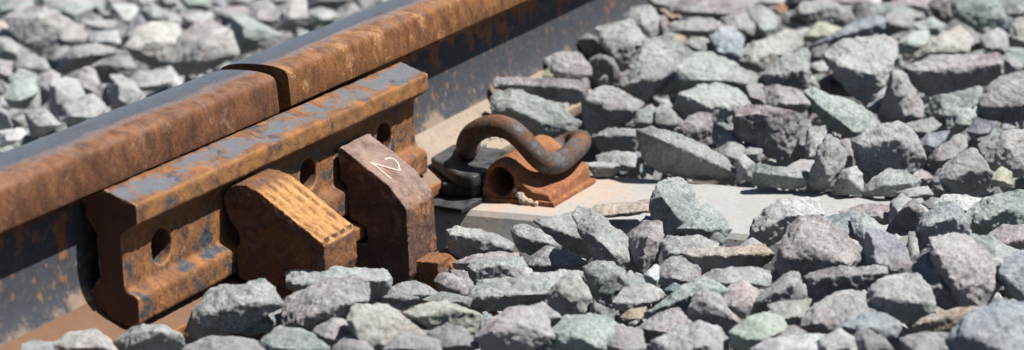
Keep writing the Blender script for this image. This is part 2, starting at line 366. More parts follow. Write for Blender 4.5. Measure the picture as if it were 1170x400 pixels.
# chalk numeral on the slope
CH = [[(0.0952, -0.0828, 0.068), (0.1027, -0.0835, 0.0675), (0.1064, -0.0852, 0.0663), (0.1073, -0.0883, 0.0642), (0.105, -0.0921, 0.0617), (0.1006, -0.0951, 0.0596), (0.0962, -0.0981, 0.0575)],
      [(0.0962, -0.0981, 0.0575), (0.0909, -0.0937, 0.0605), (0.0846, -0.0889, 0.0638), (0.0784, -0.0842, 0.0671), (0.0732, -0.0798, 0.0701)],
      [(0.0732, -0.0798, 0.0701), (0.0742, -0.0845, 0.0669), (0.0739, -0.0899, 0.0631), (0.0735, -0.0953, 0.0594), (0.0732, -0.1007, 0.0557)]]
def tube_curve(paths, r, res=4, caps=True):
    cu = bpy.data.curves.new('c', 'CURVE'); cu.dimensions = '3D'; cu.bevel_depth = r; cu.bevel_resolution = res; cu.use_fill_caps = caps; cu.resolution_u = 12
    for p in paths:
        sp = cu.splines.new('NURBS'); sp.points.add(len(p)-1); sp.order_u = min(3 if r < .002 else 4, len(p)); sp.use_endpoint_u = True
        for q, v in zip(sp.points, p): q.co = (*v, 1)
    o = bpy.data.objects.new('tmp', cu); COL.objects.link(o)
    dg = bpy.context.evaluated_depsgraph_get(); dg.update(); me = bpy.data.meshes.new_from_object(o.evaluated_get(dg)); bpy.data.objects.remove(o); me.materials.clear()
    return me
me = tube_curve([[tuple(Vector(p)-Vector((.062, 0, 0))-Vector((0, .0010, -.0018))) for p in s] for s in CH], .00095, 2)
link('chalk_numeral', me, M['chalk'], c2)
# lug at the foot of the front face: a block with a knurled nut
bm = bmesh.new(); box(bm, (.0270, -.132, -.042), (.028, .026, .046)); cyl(bm, (.046, -.132, -.037), (1, 0, 0), .0185, .026, 24)
for k in range(10):
    a = rad(36*k); cyl(bm, (.059, -.132+.0140*math.cos(a), -.037+.0140*math.sin(a)), (1, 0, 0), .0030, .006, 8)
me = cook(mesh(bm), [voxel(.0011), disp(TC2, .0016), disp(TC3, .0007)])
link('lug', me, M['lug'], c2)

# ---------------------------------------------------------------- sleeper, pad, insulator, shoulder, clip
SX0, SX1 = .196, .366
root = empty('concrete_sleeper', (.28, -.1, -.2), 'pale concrete sleeper end under the rail with a clean flat top', 'sleeper')
rows = []
for y, dz, w in ((-.535, -.009, -.004), (-.50, -.0065, 0), (-.33, -.0045, 0), (-.20, -.003, 0), (-.16, -.0025, 0), (.12, -.0025, 0), (.20, -.012, 0), (.55, -.045, -.01), (1.6, -.045, -.01)):
    a, b_ = SX0-w, SX1+w; zb = -.20
    rows.append([(a+.004, y, dz), (b_-.004, y, dz), (b_, y, dz-.005), (b_+.06, y, zb), (a-.06, y, zb), (a, y, dz-.005)])
bm = loft(rows); me = mesh(bm)
for v in me.vertices: v.co -= Vector((.28, -.1, -.2))
me = cook(me, [('SUBSURF', dict(subdivision_type='SIMPLE', levels=5)), disp(TC1, .0012)])
mo = link('concrete_block', me, M['concrete'], root)
for v in me.vertices: v.co += Vector((.28, -.1, -.2))
mo.location = -root.location
# black rubber pad under the foot
pad = [(.1815, -.1195), (.190, -.0915), (.200, -.070), (.200, .074), (.345, .074), (.345, -.114), (.226, -.121)]
bm = bmesh.new(); vs = [bm.verts.new((x, y, -.0022)) for x, y in pad]; f = bm.faces.new(vs)
r = bmesh.ops.extrude_face_region(bm, geom=[f]); [setattr(v.co, 'z', .0028) for v in r['geom'] if isinstance(v, bmesh.types.BMVert)]
for v in bm.verts:
    if v.co.y > -.076: v.co.z = min(v.co.z, -.0004)
bmesh.ops.bevel(bm, geom=bm.edges[:], offset=.0008, segments=1, affect='EDGES')
tag(link('rail_pad', mesh(bm), M['plastic']), 'thin black pad sticking out between rail foot and sleeper', 'rail pad')
# insulator
root = empty('clip_insulator', (.26, -.09, .012), 'black angular plastic insulator under the toe of the spring clip', 'insulator')
def prism(outline, z0, z1, bev):
    bm = bmesh.new(); f = bm.faces.new([bm.verts.new((x, y, z0(x, y) if callable(z0) else z0)) for x, y in outline])
    r = bmesh.ops.extrude_face_region(bm, geom=[f])
    for v in r['geom']:
        if isinstance(v, bmesh.types.BMVert): v.co.z = z1(v.co.x, v.co.y) if callable(z1) else z1
    bmesh.ops.recalc_face_normals(bm, faces=bm.faces[:])
    bmesh.ops.bevel(bm, geom=bm.edges[:], offset=bev, segments=2, affect='EDGES'); return bm
ft = lambda x, y: .0125 + max(0, y+.0735)*.23
o1 = [(.222, -.0915), (.2160, -.1010), (.2150, -.1150), (.2230, -.1200), (.318, -.1160), (.326, -.100), (.322, -.060), (.312, -.048), (.256, -.050)]
me = mesh(prism(o1, lambda x, y: ft(x, y)+.0015, lambda x, y: ft(x, y)+.0150, .0022)); me = cook(me, [voxel(.0020), disp(TC2, .0006)])
o = link('top_plate', me, M['plastic'], root); o.location = -root.location
o2 = [(.2220, -.0775), (.2215, -.0930), (.2225, -.1130), (.2290, -.1155), (.315, -.1130), (.318, -.0785)]
me = mesh(prism(o2, .0030, .0160, .0015)); me = cook(me, [voxel(.0018), disp(TC2, .0005)])
o = link('side_post', me, M['plastic'], root); o.location = -root.location

# shoulder casting
root = empty('clip_shoulder', (.28, -.15, 0), 'orange rusty cast shoulder with a round socket set into the sleeper', 'shoulder casting')
front = [(-.1165, -.004), (-.1170, .012), (-.1195, .025), (-.1265, .0345), (-.1370, .0385), (-.1475, .0345), (-.1540, .0250), (-.1620, .0165), (-.1710, .0105), (-.1830, .0095), (-.1885, .0075), (-.1905, -.004)]
mid = [(-.1170, -.004), (-.1180, .012), (-.1200, .026), (-.1270, .0370), (-.1375, .0420), (-.1480, .0380), (-.1560, .0300), (-.1660, .0200), (-.1740, .0145), (-.1840, .0135), (-.1895, .0105), (-.1915, -.004)]
back = [(-.1180, -.004), (-.1190, .012), (-.1210, .026), (-.1270, .0380), (-.1375, .0445), (-.1490, .0430), (-.1600, .0340), (-.1700, .0240), (-.1770, .0195), (-.1850, .0185), (-.1900, .0150), (-.1920, -.004)]
bm = loft([[(x, y, z) for y, z in pr] for x, pr in ((.234, front), (.262, mid), (.300, mid), (.318, back), (.331, back))])
me = mesh(bm); me = cut(me, [((.28, -.1365, .0185), (1, 0, 0), .0142, .16, 32)]); me = cook(me, [voxel(.0018), disp(TC1, .002), disp(TC2, .0012), disp(TC3, .0005)])
o = link('casting', me, M['shoulder'], root); o.location = -root.location
bm = bmesh.new(); vs = [(.2315, -.112, -.004), (.2315, -.194, -.004), (.334, -.196, -.004), (.336, -.112, -.004)]
f = bm.faces.new([bm.verts.new(v) for v in vs]); r = bmesh.ops.extrude_face_region(bm, geom=[f])
for v in r['geom']:
    if isinstance(v, bmesh.types.BMVert): v.co.z = .0022
me = cook(mesh(bm), [voxel(.0016), disp(TC2, .002)]); o = link('collar', me, M['shoulder'], root); o.location = -root.location
# mortar crumbs on the casting foot
bm = bmesh.new(); rr = random.Random(5)
for x, y, z, s_ in ((.2345, -.157, .006, .0045), (.2330, -.161, .002, .0050), (.2325, -.168, .0005, .0040), (.231, -.175, -.0015, .0035), (.2345, -.152, .011, .0025),):
    bmesh.ops.create_icosphere(bm, subdivisions=2, radius=s_, matrix=Matrix.Translation((x, y, z)))
me = cook(mesh(bm), [voxel(.0008), disp(TC3, .003), disp(TC2, .003)]); o = link('mortar_blob', me, M['concrete'], root); o.location = -root.location

# spring clip: centre leg in the socket, rear bend, heel on the shoulder, front arch, toe on the insulator
path = [(.275, -.1365, .0185), (.295, -.1365, .0185), (.335, -.1365, .0185), (.360, -.137, .0200), (.376, -.146, .0240), (.374, -.160, .0300), (.352, -.173, .0345), (.325, -.1820, .0360), (.295, -.1850, .0345), (.268, -.1830, .0305), (.250, -.1760, .0350), (.243, -.1660, .0510),
        (.241, -.1530, .0665), (.241, -.1370, .0740), (.244, -.1150, .0700), (.250, -.0965, .0570), (.258, -.0890, .0430), (.272, -.0840, .0370), (.300, -.0740, .0380)]
cp = [Vector(p) for p in path]
me = tube_curve([path], .0110, 8)
me = cook(me, [('SUBSURF', dict(levels=1)), disp(TC1, .0008), disp(TC3, .0004)])
me.polygons.foreach_set('use_smooth', [True]*len(me.polygons))
tag(link('spring_clip', me, M['clip']), 'thick bent steel spring clip holding down the rail foot', 'rail clip')

# ---------------------------------------------------------------- ballast stones that can be told apart
STONES = [  # colour key, centre in mm, corner points in mm round the centre, label
('cm',(789,793,30),'14,60,8 31,41,22 4,-15,27 11,-35,20 -2,-45,-4 -9,-29,-35 -32,-6,-22 -22,17,-10 -40,-14,-14 -25,-27,18 -9,-3,16 -11,11,8 29,-6,-14 13,29,-15 30,-4,-5 18,25,0',"cream and pink block with a blunt square front, beyond the rail"),
('cm',(841,768,13),'17,39,24 12,13,17 0,-11,2 -1,-31,-6 -2,-29,-14 -16,-9,-16 -24,11,-1 -32,-2,-3 -1,-7,12 -4,-2,14 10,8,-14 15,3,-7 8,23,3 18,-6,-11',"cream pink chunky stone beyond the rail, left of the pale grey one"),
('gg',(989,875,16),'3,50,13 36,-9,17 15,-33,1 -16,-22,-18 -22,13,-2 -27,-10,1 -24,-21,-4 -3,-7,12 -15,-10,6 16,4,-13 6,33,0 24,-10,-6 9,22,-7',"grey green flattish stone beyond the rail, left of the grey green one"),
('gg',(1001,981,15),'10,40,15 26,-21,14 4,-35,-3 -13,-16,-3 -23,10,-15 -26,0,-4 -11,-31,-1 -7,1,8 -5,-3,9 7,19,-11 23,-9,0 8,24,2 7,19,-11',"grey green flattish stone beyond the rail, just behind the large cream pink one"),
('c',(814,859,12),'16,36,21 10,7,17 -1,-21,-5 -4,-22,-15 -20,14,-12 -23,-3,1 -17,-14,3 -7,-3,11 -11,-7,7 14,0,-12 15,0,-8 15,0,-8 13,11,1',"rounded cream stone cut off by the left picture edge"),
('lg',(726,789,13),'7,31,14 10,8,14 3,-18,1 -6,-18,-15 -13,19,-11 -18,-6,2 -14,-17,-2 -11,-1,7 -1,-6,8 12,-1,-5 9,9,1 12,-1,-5 10,0,-11',"pale grey chunky stone beyond the rail, just in front of the cream one"),
('lg',(660,708,10),'2,25,7 12,10,13 13,-12,4 2,-26,-7 -6,-13,-12 -15,11,-1 -20,-4,-1 -3,-14,5 -5,-14,4 8,6,1 3,16,-1 3,16,-1 8,-1,-9',"pale grey flattish stone beyond the rail, just behind the pale grey one"),
('g',(674,643,17),'-12,30,2 4,13,15 16,-14,18 20,-49,9 4,-36,2 -7,-10,-8 -10,22,-21 -15,29,-16 -20,-9,6 -10,-29,9 -10,-1,13 -12,4,14 8,22,-15 8,22,-15 21,0,-1 15,7,-11',"long grey wedge with a dark underside, beyond the rail"),
('bw',(840,718,8),'2,27,8 20,-9,9 2,-25,-7 -11,-3,-9 -15,17,-2 -18,2,-1 -11,-13,-1 -4,-5,6 -7,0,5 2,18,-5 13,-3,-1 13,-3,-1 13,-3,-1',"bluish white flattish stone beyond the rail, just in front of the pale grey one"),
('c',(753,583,24),'-32,28,2 0,27,20 26,19,24 45,-10,19 8,-37,0 -3,-29,-28 -17,-7,-29 -36,10,-16 -45,8,2 -12,-3,17 -24,-13,8 26,-5,-2 26,-5,-2 12,25,-3 25,-8,-12',"large smooth cream stone with a flat top, just beyond the rail"),
('md',(636,568,16),'-14,23,4 -2,7,14 14,-13,13 8,-26,0 3,-17,-18 -10,18,-19 -18,-3,8 -8,-5,12 -8,-8,13 15,-3,-1 3,16,-13 3,16,-13 15,-3,-1',"dark mauve flattish stone beyond the rail, just behind the pale grey one"),
('lg',(520,483,17),'-14,12,-3 3,19,18 23,16,15 18,-4,8 7,-26,-4 -10,-20,-19 -12,10,-21 -20,-10,10 -24,-11,-6 -20,-8,11 -1,-8,7 15,1,-4 7,17,-9 15,1,-4 12,10,0',"pale grey chunky stone beyond the rail, just in front of the dark mauve one"),
('lg',(610,498,8),'-5,34,3 7,23,12 24,-15,11 9,-24,0 -11,-8,-8 -18,6,-9 -23,4,-2 -14,-15,-1 -7,-16,2 -7,2,6 16,-6,1 16,-6,1 4,14,-8 8,6,-8',"pale grey flattish stone beyond the rail, right of the pale grey one"),
('lg',(459,520,21),'-13,14,17 24,16,18 28,0,14 11,-20,1 -6,-23,-9 -10,-9,-25 -21,-2,-19 -17,10,-8 -23,-2,15 -27,-4,-3 3,-10,12 -1,-2,11 13,9,-1 17,-4,-9 7,17,-13 13,9,-1',"pale block with a dark upright left face, beyond the rail"),
('m',(554,552,11),'3,21,11 13,11,14 6,-6,4 -5,-16,-11 -12,-1,-12 -16,-2,3 -13,-12,-2 -5,-4,5 1,-5,7 4,8,-9 9,1,-3 8,-1,-9 7,7,2',"mauve chunky stone beyond the rail, right of the pale grey one"),
('lg',(431,476,12),'-3,29,7 10,14,13 23,3,17 16,-21,3 -5,-22,-3 -18,4,-14 -19,21,-9 -26,1,-1 -16,-22,-3 -4,-10,7 -9,-15,3 14,0,-7 14,5,2 6,15,-11 17,-5,-4',"pale grey chunky stone beyond the rail, right of the pale grey one"),
('lg',(365,489,12),'8,31,10 17,9,16 5,-11,5 2,-24,-1 -11,-11,-11 -12,9,-14 -18,-7,0 -12,-19,1 -8,-9,5 -7,-6,6 6,20,-1 6,14,-11 12,7,1 15,-4,-7',"pale grey chunky stone beyond the rail, just in front of the pale grey one"),
('gp',(488,601,12),'-15,18,-2 16,25,18 25,0,22 -1,-22,5 -11,-11,-15 -15,12,-13 -22,-9,-2 -14,-21,3 -9,1,8 -2,-6,11 10,7,-12 10,7,-12 15,0,-5 15,0,-5',"pale green blocky stone low on the far side of the rail"),
('w',(301,490,9),'4,20,6 15,-9,10 11,-19,4 -10,-9,-6 -9,14,-12 -14,-8,1 -8,-21,0 -7,-1,6 -2,-4,7 2,13,-8 2,13,-8 12,-4,0 4,13,-1',"whitish flattish stone beyond the rail, just in front of the grey one"),
('g',(368,547,15),'10,22,13 1,-9,9 -4,-18,-11 -8,10,-18 -11,-17,5 -9,-2,10 -8,-11,8 9,2,-4 5,13,0 9,-2,-11 5,13,0',"grey upright stone beyond the rail, just behind the whitish one"),
('m',(505,574,21),'-4,13,2 21,12,17 18,-5,11 -9,-12,-2 -14,5,-24 -20,-12,-2 -17,-18,-4 -7,-11,4 -2,-6,8 10,7,1 5,14,-5 13,0,-2 5,14,-5',"mauve upright stone beyond the rail, left of the pale grey one"),
('cm',(723,496,25),'-29,31,-12 7,39,14 32,30,27 29,3,35 20,-33,23 10,-49,-5 -2,-31,-15 -25,-9,-26 -24,23,-30 -29,-19,15 -37,-14,-6 -18,-11,17 -10,-24,24 22,20,1 18,15,-22 11,30,-22 27,-2,-18',"largest cream stone, peaked and shaded on its left, just behind the rail joint"),
('lg',(986,665,9),'-5,22,6 16,2,11 9,-19,0 -11,-1,-10 -13,15,-8 -18,4,2 -12,-13,-3 -5,-6,3 -5,-8,3 10,4,0 10,4,0 13,-5,-5 10,4,0',"pale grey flattish stone beyond the rail, just in front of the grey green one"),
('m',(1033,638,9),'4,38,8 18,-13,10 6,-29,-2 -12,-5,-10 -15,19,-3 -18,-5,-1 -11,-22,-1 -10,6,7 -17,6,4 17,-8,-6 17,-3,0 17,-3,0 4,20,-5',"mauve long flat stone beyond the rail, just in front of the grey one"),
('gp',(843,499,25),'-5,26,23 19,15,20 15,-13,6 15,-43,-5 -3,-25,-18 -16,5,-29 -14,17,-11 -27,-9,0 -25,-5,15 -3,-9,13 -7,-10,10 19,-3,-7 8,19,-14 15,11,-1 9,22,-1',"pale green stone with a dark left face, behind the rail joint"),
('md',(1007,571,14),'-15,23,0 14,24,17 26,9,21 13,-16,6 5,-30,-2 -12,-17,-16 -21,1,-8 -26,-3,0 -19,-19,-2 -12,1,9 -10,3,10 15,2,-12 20,-3,-3 7,23,-6 15,2,-12',"dark mauve chunky stone beyond the rail, just in front of the grey one"),
('cm',(1001,525,17),'-8,11,6 15,6,20 34,-6,23 -3,-28,-1 -8,-20,-14 -20,2,-14 -18,22,-20 -24,-12,2 -6,-4,15 -10,-7,11 8,12,-14 4,21,-15 20,-4,2 14,7,0',"cream pink chunky stone beyond the rail, just in front of the grey one"),
('wg',(1031,498,11),'5,24,6 12,5,12 11,-15,8 9,-28,1 -11,-1,-13 -11,16,-11 -15,-11,0 -11,-20,0 -12,-2,4 -2,-11,7 3,15,-8 10,5,1 7,7,-9 5,15,-1',"whitish green flattish stone beyond the rail, just in front of the dark charcoal one"),
('d',(1161,556,9),'5,39,14 23,-18,13 8,-36,1 -5,-18,-11 -15,26,-11 -23,1,3 -12,-21,3 -9,-6,9 -6,-18,8 4,22,-8 4,22,-8 4,22,-8 21,-14,-5',"dark charcoal long flat stone beyond the rail, just behind the whitish green one"),
('gg',(1113,743,9),'6,34,10 23,-17,9 0,-22,-10 -17,8,-10 -22,1,-1 -13,-17,-1 -10,-8,4 -7,-7,6 14,-5,-9 4,21,1 4,21,1 17,-8,0',"grey green flattish stone beyond the rail, just behind the pale grey one"),
('lg',(1101,786,10),'9,23,10 18,-14,10 -5,-21,-7 -10,4,-11 -15,-7,0 -8,-21,0 -7,-2,6 -6,-6,6 6,8,-8 6,13,1 6,13,1 6,8,-8',"pale grey chunky stone beyond the rail, just behind the small mauve one"),
('w',(983,778,12),'13,32,12 22,-3,11 13,-13,4 -13,-12,-13 -15,-2,-4 -20,-8,-4 -16,-18,-5 -15,-2,1 -7,-14,1 9,10,-6 7,18,2 16,-3,-2 7,18,2',"small bright white triangular stone beyond the rail"),
('gg',(1007,750,9),'5,24,7 14,6,14 9,-22,1 -8,-14,-10 -9,9,-11 -15,-9,-1 -11,-20,-2 -10,-5,4 -2,-6,6 9,0,-8 4,15,-1 10,5,2 4,15,-1',"grey green flattish stone beyond the rail, just in front of the grey green one"),
('bd',(839,672,20),'-17,11,-13 0,5,10 31,10,23 13,-14,10 -14,-14,0 -17,0,-22 -24,-5,-1 -17,-17,0 -3,-10,10 -3,-11,9 8,19,-13 9,13,-16 17,6,2 17,6,2',"dark blue grey upright stone beyond the rail, just in front of the whitish one"),
('m',(993,709,7),'4,23,7 10,0,8 0,-21,-6 -7,-9,-8 -15,-2,-2 -10,-11,-2 -5,0,4 -5,1,5 9,2,0 3,14,0 9,2,0 7,1,-7',"small mauve flattish stone beyond the rail, just in front of the pale grey one"),
('lg',(601,681,6),'-12,17,-2 9,11,10 10,-14,4 2,-19,-3 -12,7,-6 -16,4,-1 -9,-10,1 0,-7,6 -4,-3,5 3,12,-6 11,-4,-2 11,-4,-5 6,9,1',"pale grey flattish stone beyond the rail, just behind the pale green one"),
('m',(612,719,11),'11,19,13 18,-4,8 -6,-16,-7 -12,6,-13 -16,-6,1 -13,-13,-3 -6,0,8 -3,-2,8 11,-3,0 8,-1,-8 3,10,-9 5,11,2',"mauve upright stone beyond the rail, left of the pale grey flattish one"),
('g',(1144,687,7),'4,22,10 20,-13,8 -4,-16,-9 -13,20,-6 -17,1,2 -10,-15,-1 -8,-2,6 -4,-5,6 9,-2,-6 9,-2,-6 13,-6,1 0,18,-5',"grey flattish stone beyond the rail, just behind the mauve one"),
('gg',(1038,867,15),'11,27,15 24,-6,14 -6,-20,-17 -16,1,-9 -21,-2,-1 -15,-15,-2 -12,-2,5 -6,2,9 15,-3,1 6,11,-8 15,-3,1 6,11,-8',"grey green chunky stone beyond the rail, just behind the pale grey one"),
('lg',(930,786,5),'-1,29,7 14,-8,8 9,-23,-1 -8,-2,-6 -11,17,-1 -15,3,3 -6,-18,-1 -10,0,4 -10,3,5 13,-8,-3 6,7,-5 6,7,-5 13,-8,-3',"pale grey long flat stone beyond the rail, just behind the bluish white one"),
('gg',(1113,824,7),'8,41,11 17,-7,11 1,-24,-7 -12,-8,-9 -16,20,-4 -22,-2,-1 -17,-12,0 -6,-11,6 -14,8,7 15,-4,-7 15,1,0 15,-4,-7 15,1,0',"grey green flattish stone beyond the rail, just behind the grey green one"),
('g',(1155,638,10),'10,27,8 20,-20,8 -1,-27,-4 -12,-2,-11 -11,16,-2 -16,-7,-2 -8,-22,-1 -12,1,3 -8,-3,4 7,16,-1 7,16,-1 7,16,-1 18,-9,-2',"grey flattish stone beyond the rail, just behind the dark mauve one"),
('lg',(703,-73,59),'15,36,18 25,17,22 28,-7,28 4,-34,9 -11,-21,-22 -15,-7,-29 -26,0,-5 -3,23,7 -31,-5,-1 -22,-18,8 -10,-16,15 -14,5,10 19,-2,-17 12,20,-5 15,6,-19 15,6,-19',"flat pale slab leaning towards the rail web behind the sleeper"),
('lg',(849,-45,59),'2,27,7 17,21,16 24,-4,19 3,-21,5 -7,-21,-15 -20,-8,-15 -13,14,-1 -24,-10,1 -14,-2,7 -15,-5,7 16,-6,-4 9,4,-12 14,-5,-11 6,15,-5',"pale grey chunky stone behind the sleeper, left of the small dark red one"),
('d',(729,-33,52),'-8,20,9 1,10,16 17,-4,7 -2,-22,-8 -5,-12,-15 -7,12,-13 -13,0,12 -11,-15,-4 3,-5,9 -13,-1,11 9,10,0 13,-1,-3 11,-2,-12 5,11,-10',"dark charcoal chunky stone behind the sleeper, left of the large pale grey one"),
('d',(651,-74,42),'5,19,12 12,8,17 3,-12,14 1,-22,-5 -5,-15,-20 -3,9,-21 -4,18,-8 -12,-16,10 -8,-7,15 -8,-12,13 2,13,-9 3,7,-14 11,-3,-2 4,12,-2',"dark charcoal stone with a rounded shaded face behind the long slab"),
('m',(624,-45,51),'-1,32,8 7,15,14 19,-3,12 9,-24,-2 1,-27,-10 -12,-9,-17 -21,15,-8 -27,0,-2 -10,2,8 -7,-10,6 15,-10,-7 12,-1,-1 2,20,-2 12,-1,-1',"mauve flattish stone behind the sleeper, right of the cream yellow one"),
('y',(612,-32,42),'-6,17,0 9,10,9 7,-10,5 4,-19,-6 -10,9,-7 -14,-2,1 -11,-8,2 -6,0,6 -6,4,6 11,-7,-6 10,-3,-1 2,14,-3 11,-7,-6',"small cream white stone against the rail foot"),
('md',(490,-67,55),'-14,49,10 -8,40,12 2,-4,10 22,-39,6 17,-50,-2 14,-49,-13 8,-38,-18 -10,2,-11 -23,28,-2 -23,43,3 -28,24,8 -11,-15,4 2,-44,1 -16,7,9 2,-23,7 11,31,-3 11,28,-9 11,31,-3 33,-20,-10',"long flat mauve slab lying against the rail foot behind the clip"),
('gg',(443,-79,36),'-6,46,18 5,43,23 1,23,28 14,-7,14 17,-32,2 10,-52,-8 4,-47,-18 -6,-25,-30 -19,-5,-22 -22,25,-8 -23,38,4 -34,7,13 -24,-23,-2 5,-16,15 0,-15,14 30,-16,-19 17,23,-1 17,11,-21 17,23,-1',"big grey green stone resting behind the spring clip"),
('g',(559,-53,22),'3,34,10 9,12,14 4,-15,1 2,-24,-14 -12,-2,-3 -22,7,2 -13,-14,0 -12,1,6 -10,-4,5 10,7,-7 11,10,1 15,-3,-5 16,-8,-10',"grey flattish stone behind the sleeper, just in front of the large dark mauve one"),
('m',(529,-130,28),'-19,24,14 11,15,20 28,6,19 18,-35,3 2,-36,-5 -9,-8,-22 -14,12,-28 -22,21,-16 -28,16,15 -22,-4,3 -8,-35,1 -3,-12,12 -9,4,12 21,6,-3 18,14,-3 12,25,-7 26,-11,-15',"mauve stone with a dark left face, upper right of the clip"),
('d',(457,-171,13),'-13,23,4 -1,12,11 12,-19,9 9,-26,-2 2,-17,-14 -11,9,-13 -12,22,-7 -18,10,6 -5,-18,5 -3,-12,8 -7,0,9 17,-7,-4 17,-7,-4 4,20,-5 9,12,-3',"dark charcoal flattish stone behind the sleeper, just behind the grey green one"),
('gg',(388,-197,6),'-1,25,5 4,7,10 18,-15,7 1,-19,-5 2,-16,-10 -11,1,-6 -11,17,-1 -16,-1,2 -4,-9,7 -8,4,8 1,14,-4 6,6,0 9,-6,-8 10,-8,-6',"grey green flattish stone behind the sleeper, right of the pale grey one"),
('lg',(354,-195,7),'-5,20,6 3,0,7 7,-16,4 4,-19,-3 0,-10,-9 -9,6,-7 -13,8,4 -2,-16,2 -6,-1,4 -7,0,5 6,7,-7 13,-7,-3 4,14,-2 4,14,-2',"small flat stone with a rust stain beside the clip shoulder"),
('g',(372,-273,21),'-15,42,27 -9,29,30 -9,14,22 11,-17,8 17,-42,-4 10,-58,-20 14,-57,-27 -1,-21,-23 -11,19,-17 -16,34,-7 -16,41,13 -29,22,26 -13,-23,6 -4,-54,-12 -24,5,18 0,-12,18 18,31,-15 40,-23,-24 18,31,-15 19,36,-3',"long angular grey slab with a dark front along the far edge of the sleeper"),
('gg',(508,-183,23),'-14,14,-8 1,13,7 19,2,14 16,-8,8 -7,-9,-4 -13,0,-10 -17,0,1 -14,-9,0 -5,-6,5 -6,-7,5 13,-3,-1 7,11,-2 10,1,-7 10,1,-7',"grey green chunky stone behind the sleeper, left of the grey one"),
('g',(505,-206,24),'6,16,9 20,12,16 16,2,13 -3,-20,-1 -8,-14,-16 -14,2,-13 -12,9,0 -19,-2,0 -14,-14,-1 -5,-7,6 -8,-6,5 15,-5,-7 11,8,1 8,12,-1 7,8,-11',"grey upright stone behind the sleeper, right of the grey green one"),
('p',(489,-245,21),'-14,17,3 7,8,12 20,-1,14 25,-9,11 -1,-19,-2 -1,-17,-17 -12,-4,-21 -20,11,-9 -26,5,3 -14,-5,6 -8,1,12 10,6,-2 15,-6,-2 5,14,-6 13,-1,-1',"purple speckled wedge above the long grey slab"),
('gp',(544,-238,34),'-22,33,-3 -17,28,14 8,11,21 32,-6,18 31,-29,10 19,-43,0 11,-39,-6 4,-26,-10 -11,-11,-19 -19,2,-8 -20,17,-10 -17,33,-8 -29,15,15 -21,-10,3 -16,4,13 -10,4,15 9,27,-11 25,-9,-14 19,2,-17 25,-2,-1',"rounded pale green boulder behind the purple wedge"),
('gg',(678,-180,33),'-13,59,1 12,43,18 15,16,27 30,-6,24 24,-46,7 25,-67,-1 17,-74,-13 5,-58,-12 -5,-40,-6 -25,2,-3 -21,25,-13 -19,43,-18 -19,59,-13 -36,-3,5 -16,-47,1 -11,-21,11 -23,19,17 9,32,-16 29,-1,0 16,27,-2 6,40,-13',"broad green slab with a cream streak, behind the pale green boulder"),
('g',(648,-134,47),'-38,27,-14 -9,17,5 31,18,27 46,7,29 46,-17,23 45,-36,12 8,-31,0 -25,-18,-7 -31,-1,-31 -40,17,-24 -50,3,-7 -44,-8,-2 -26,-5,8 -13,9,17 19,19,-9 28,4,2 18,12,-24 37,-18,-6',"large grey chunky stone behind the sleeper, right of the large pale grey one"),
('p',(463,-325,32),'-8,28,20 -4,23,23 7,-8,22 13,-34,16 16,-37,4 18,-36,-25 13,-32,-41 2,-9,-32 -11,4,-17 -17,21,-7 -18,25,8 -29,15,18 -18,-7,19 -10,-16,20 -11,-15,21 14,19,-16 14,22,-11 14,19,-16 17,18,-4',"largest dark purple stone, speckled, with an upright face"),
('d',(490,-362,13),'27,19,24 20,-1,19 -13,-15,-4 -16,-6,-15 -18,5,-11 -23,-3,2 -19,-12,2 0,1,15 0,0,15 10,3,-13 10,3,-13 8,9,-11 14,-2,-9',"dark charcoal upright stone behind the sleeper, left of the grey one"),
('gp',(556,-383,29),'-4,42,25 -1,31,27 17,2,11 23,-21,1 10,-38,-12 3,-40,-20 -15,-17,-23 -19,11,-13 -24,25,7 -33,15,16 -25,-20,-12 13,-14,10 -22,11,17 10,23,-8 27,-17,-15 12,23,1 27,-17,-15',"pale green lens shaped stone right of the dark purple stone"),
('m',(605,-310,29),'12,36,11 12,17,15 8,-16,8 -3,-27,-1 -9,-16,-11 -18,17,-5 -22,0,1 -14,-18,1 -16,3,5 -15,4,6 9,18,-7 17,-2,-10 21,-8,-6 21,-8,-6',"mauve flattish stone behind the sleeper, just in front of the large grey green one"),
('m',(632,-265,27),'2,16,10 17,2,10 8,-10,3 -7,-11,-9 -13,6,-6 -17,4,2 -13,-6,-2 -4,-2,5 -10,2,4 5,8,-6 11,-3,-2 9,-2,-7 11,-3,-2',"mauve chunky stone behind the sleeper, left of the mauve one"),
('g',(437,-301,11),'-14,14,-2 18,15,18 26,5,19 15,-7,10 3,-17,2 -13,-10,-13 -16,2,-11 -21,-4,1 -17,-15,-2 -8,-8,6 -11,-4,7 12,0,-11 9,8,-10 9,8,-10 7,14,-6',"grey chunky stone behind the sleeper, just in front of the dark charcoal one"),
('d',(500,-284,14),'4,15,6 12,6,12 5,-4,2 -4,-13,-11 -10,-2,-4 -14,-3,1 -13,-7,-2 -8,1,5 2,-1,7 6,3,-6 4,9,0 8,-4,-8 8,-1,-2',"dark charcoal chunky stone behind the sleeper, just behind the grey one"),
('g',(449,-319,10),'4,16,6 8,5,8 5,-12,2 -4,-11,-11 -11,4,-8 -14,1,0 -9,-10,0 -2,-5,4 -3,0,5 6,4,-1 6,4,-1 9,-5,-4 3,10,-1',"grey chunky stone behind the sleeper, just behind the pale grey one"),
('lg',(377,-337,12),'0,10,8 10,3,12 2,-12,3 -1,-10,-15 -8,6,-13 -13,-3,4 -5,2,9 -4,-6,7 8,-5,-4 6,2,0 3,7,-2 2,6,-10',"pale grey upright stone behind the sleeper, just in front of the grey one"),
('gg',(358,-383,10),'-19,26,7 -6,24,13 7,-4,8 8,-22,2 4,-25,-9 -4,-12,-12 -15,26,-7 -22,19,8 -5,-23,1 0,-10,8 -3,-4,9 6,19,-1 18,-8,-6 17,-9,-10 13,-1,-11',"grey green flattish stone behind the sleeper, left of the mauve one"),
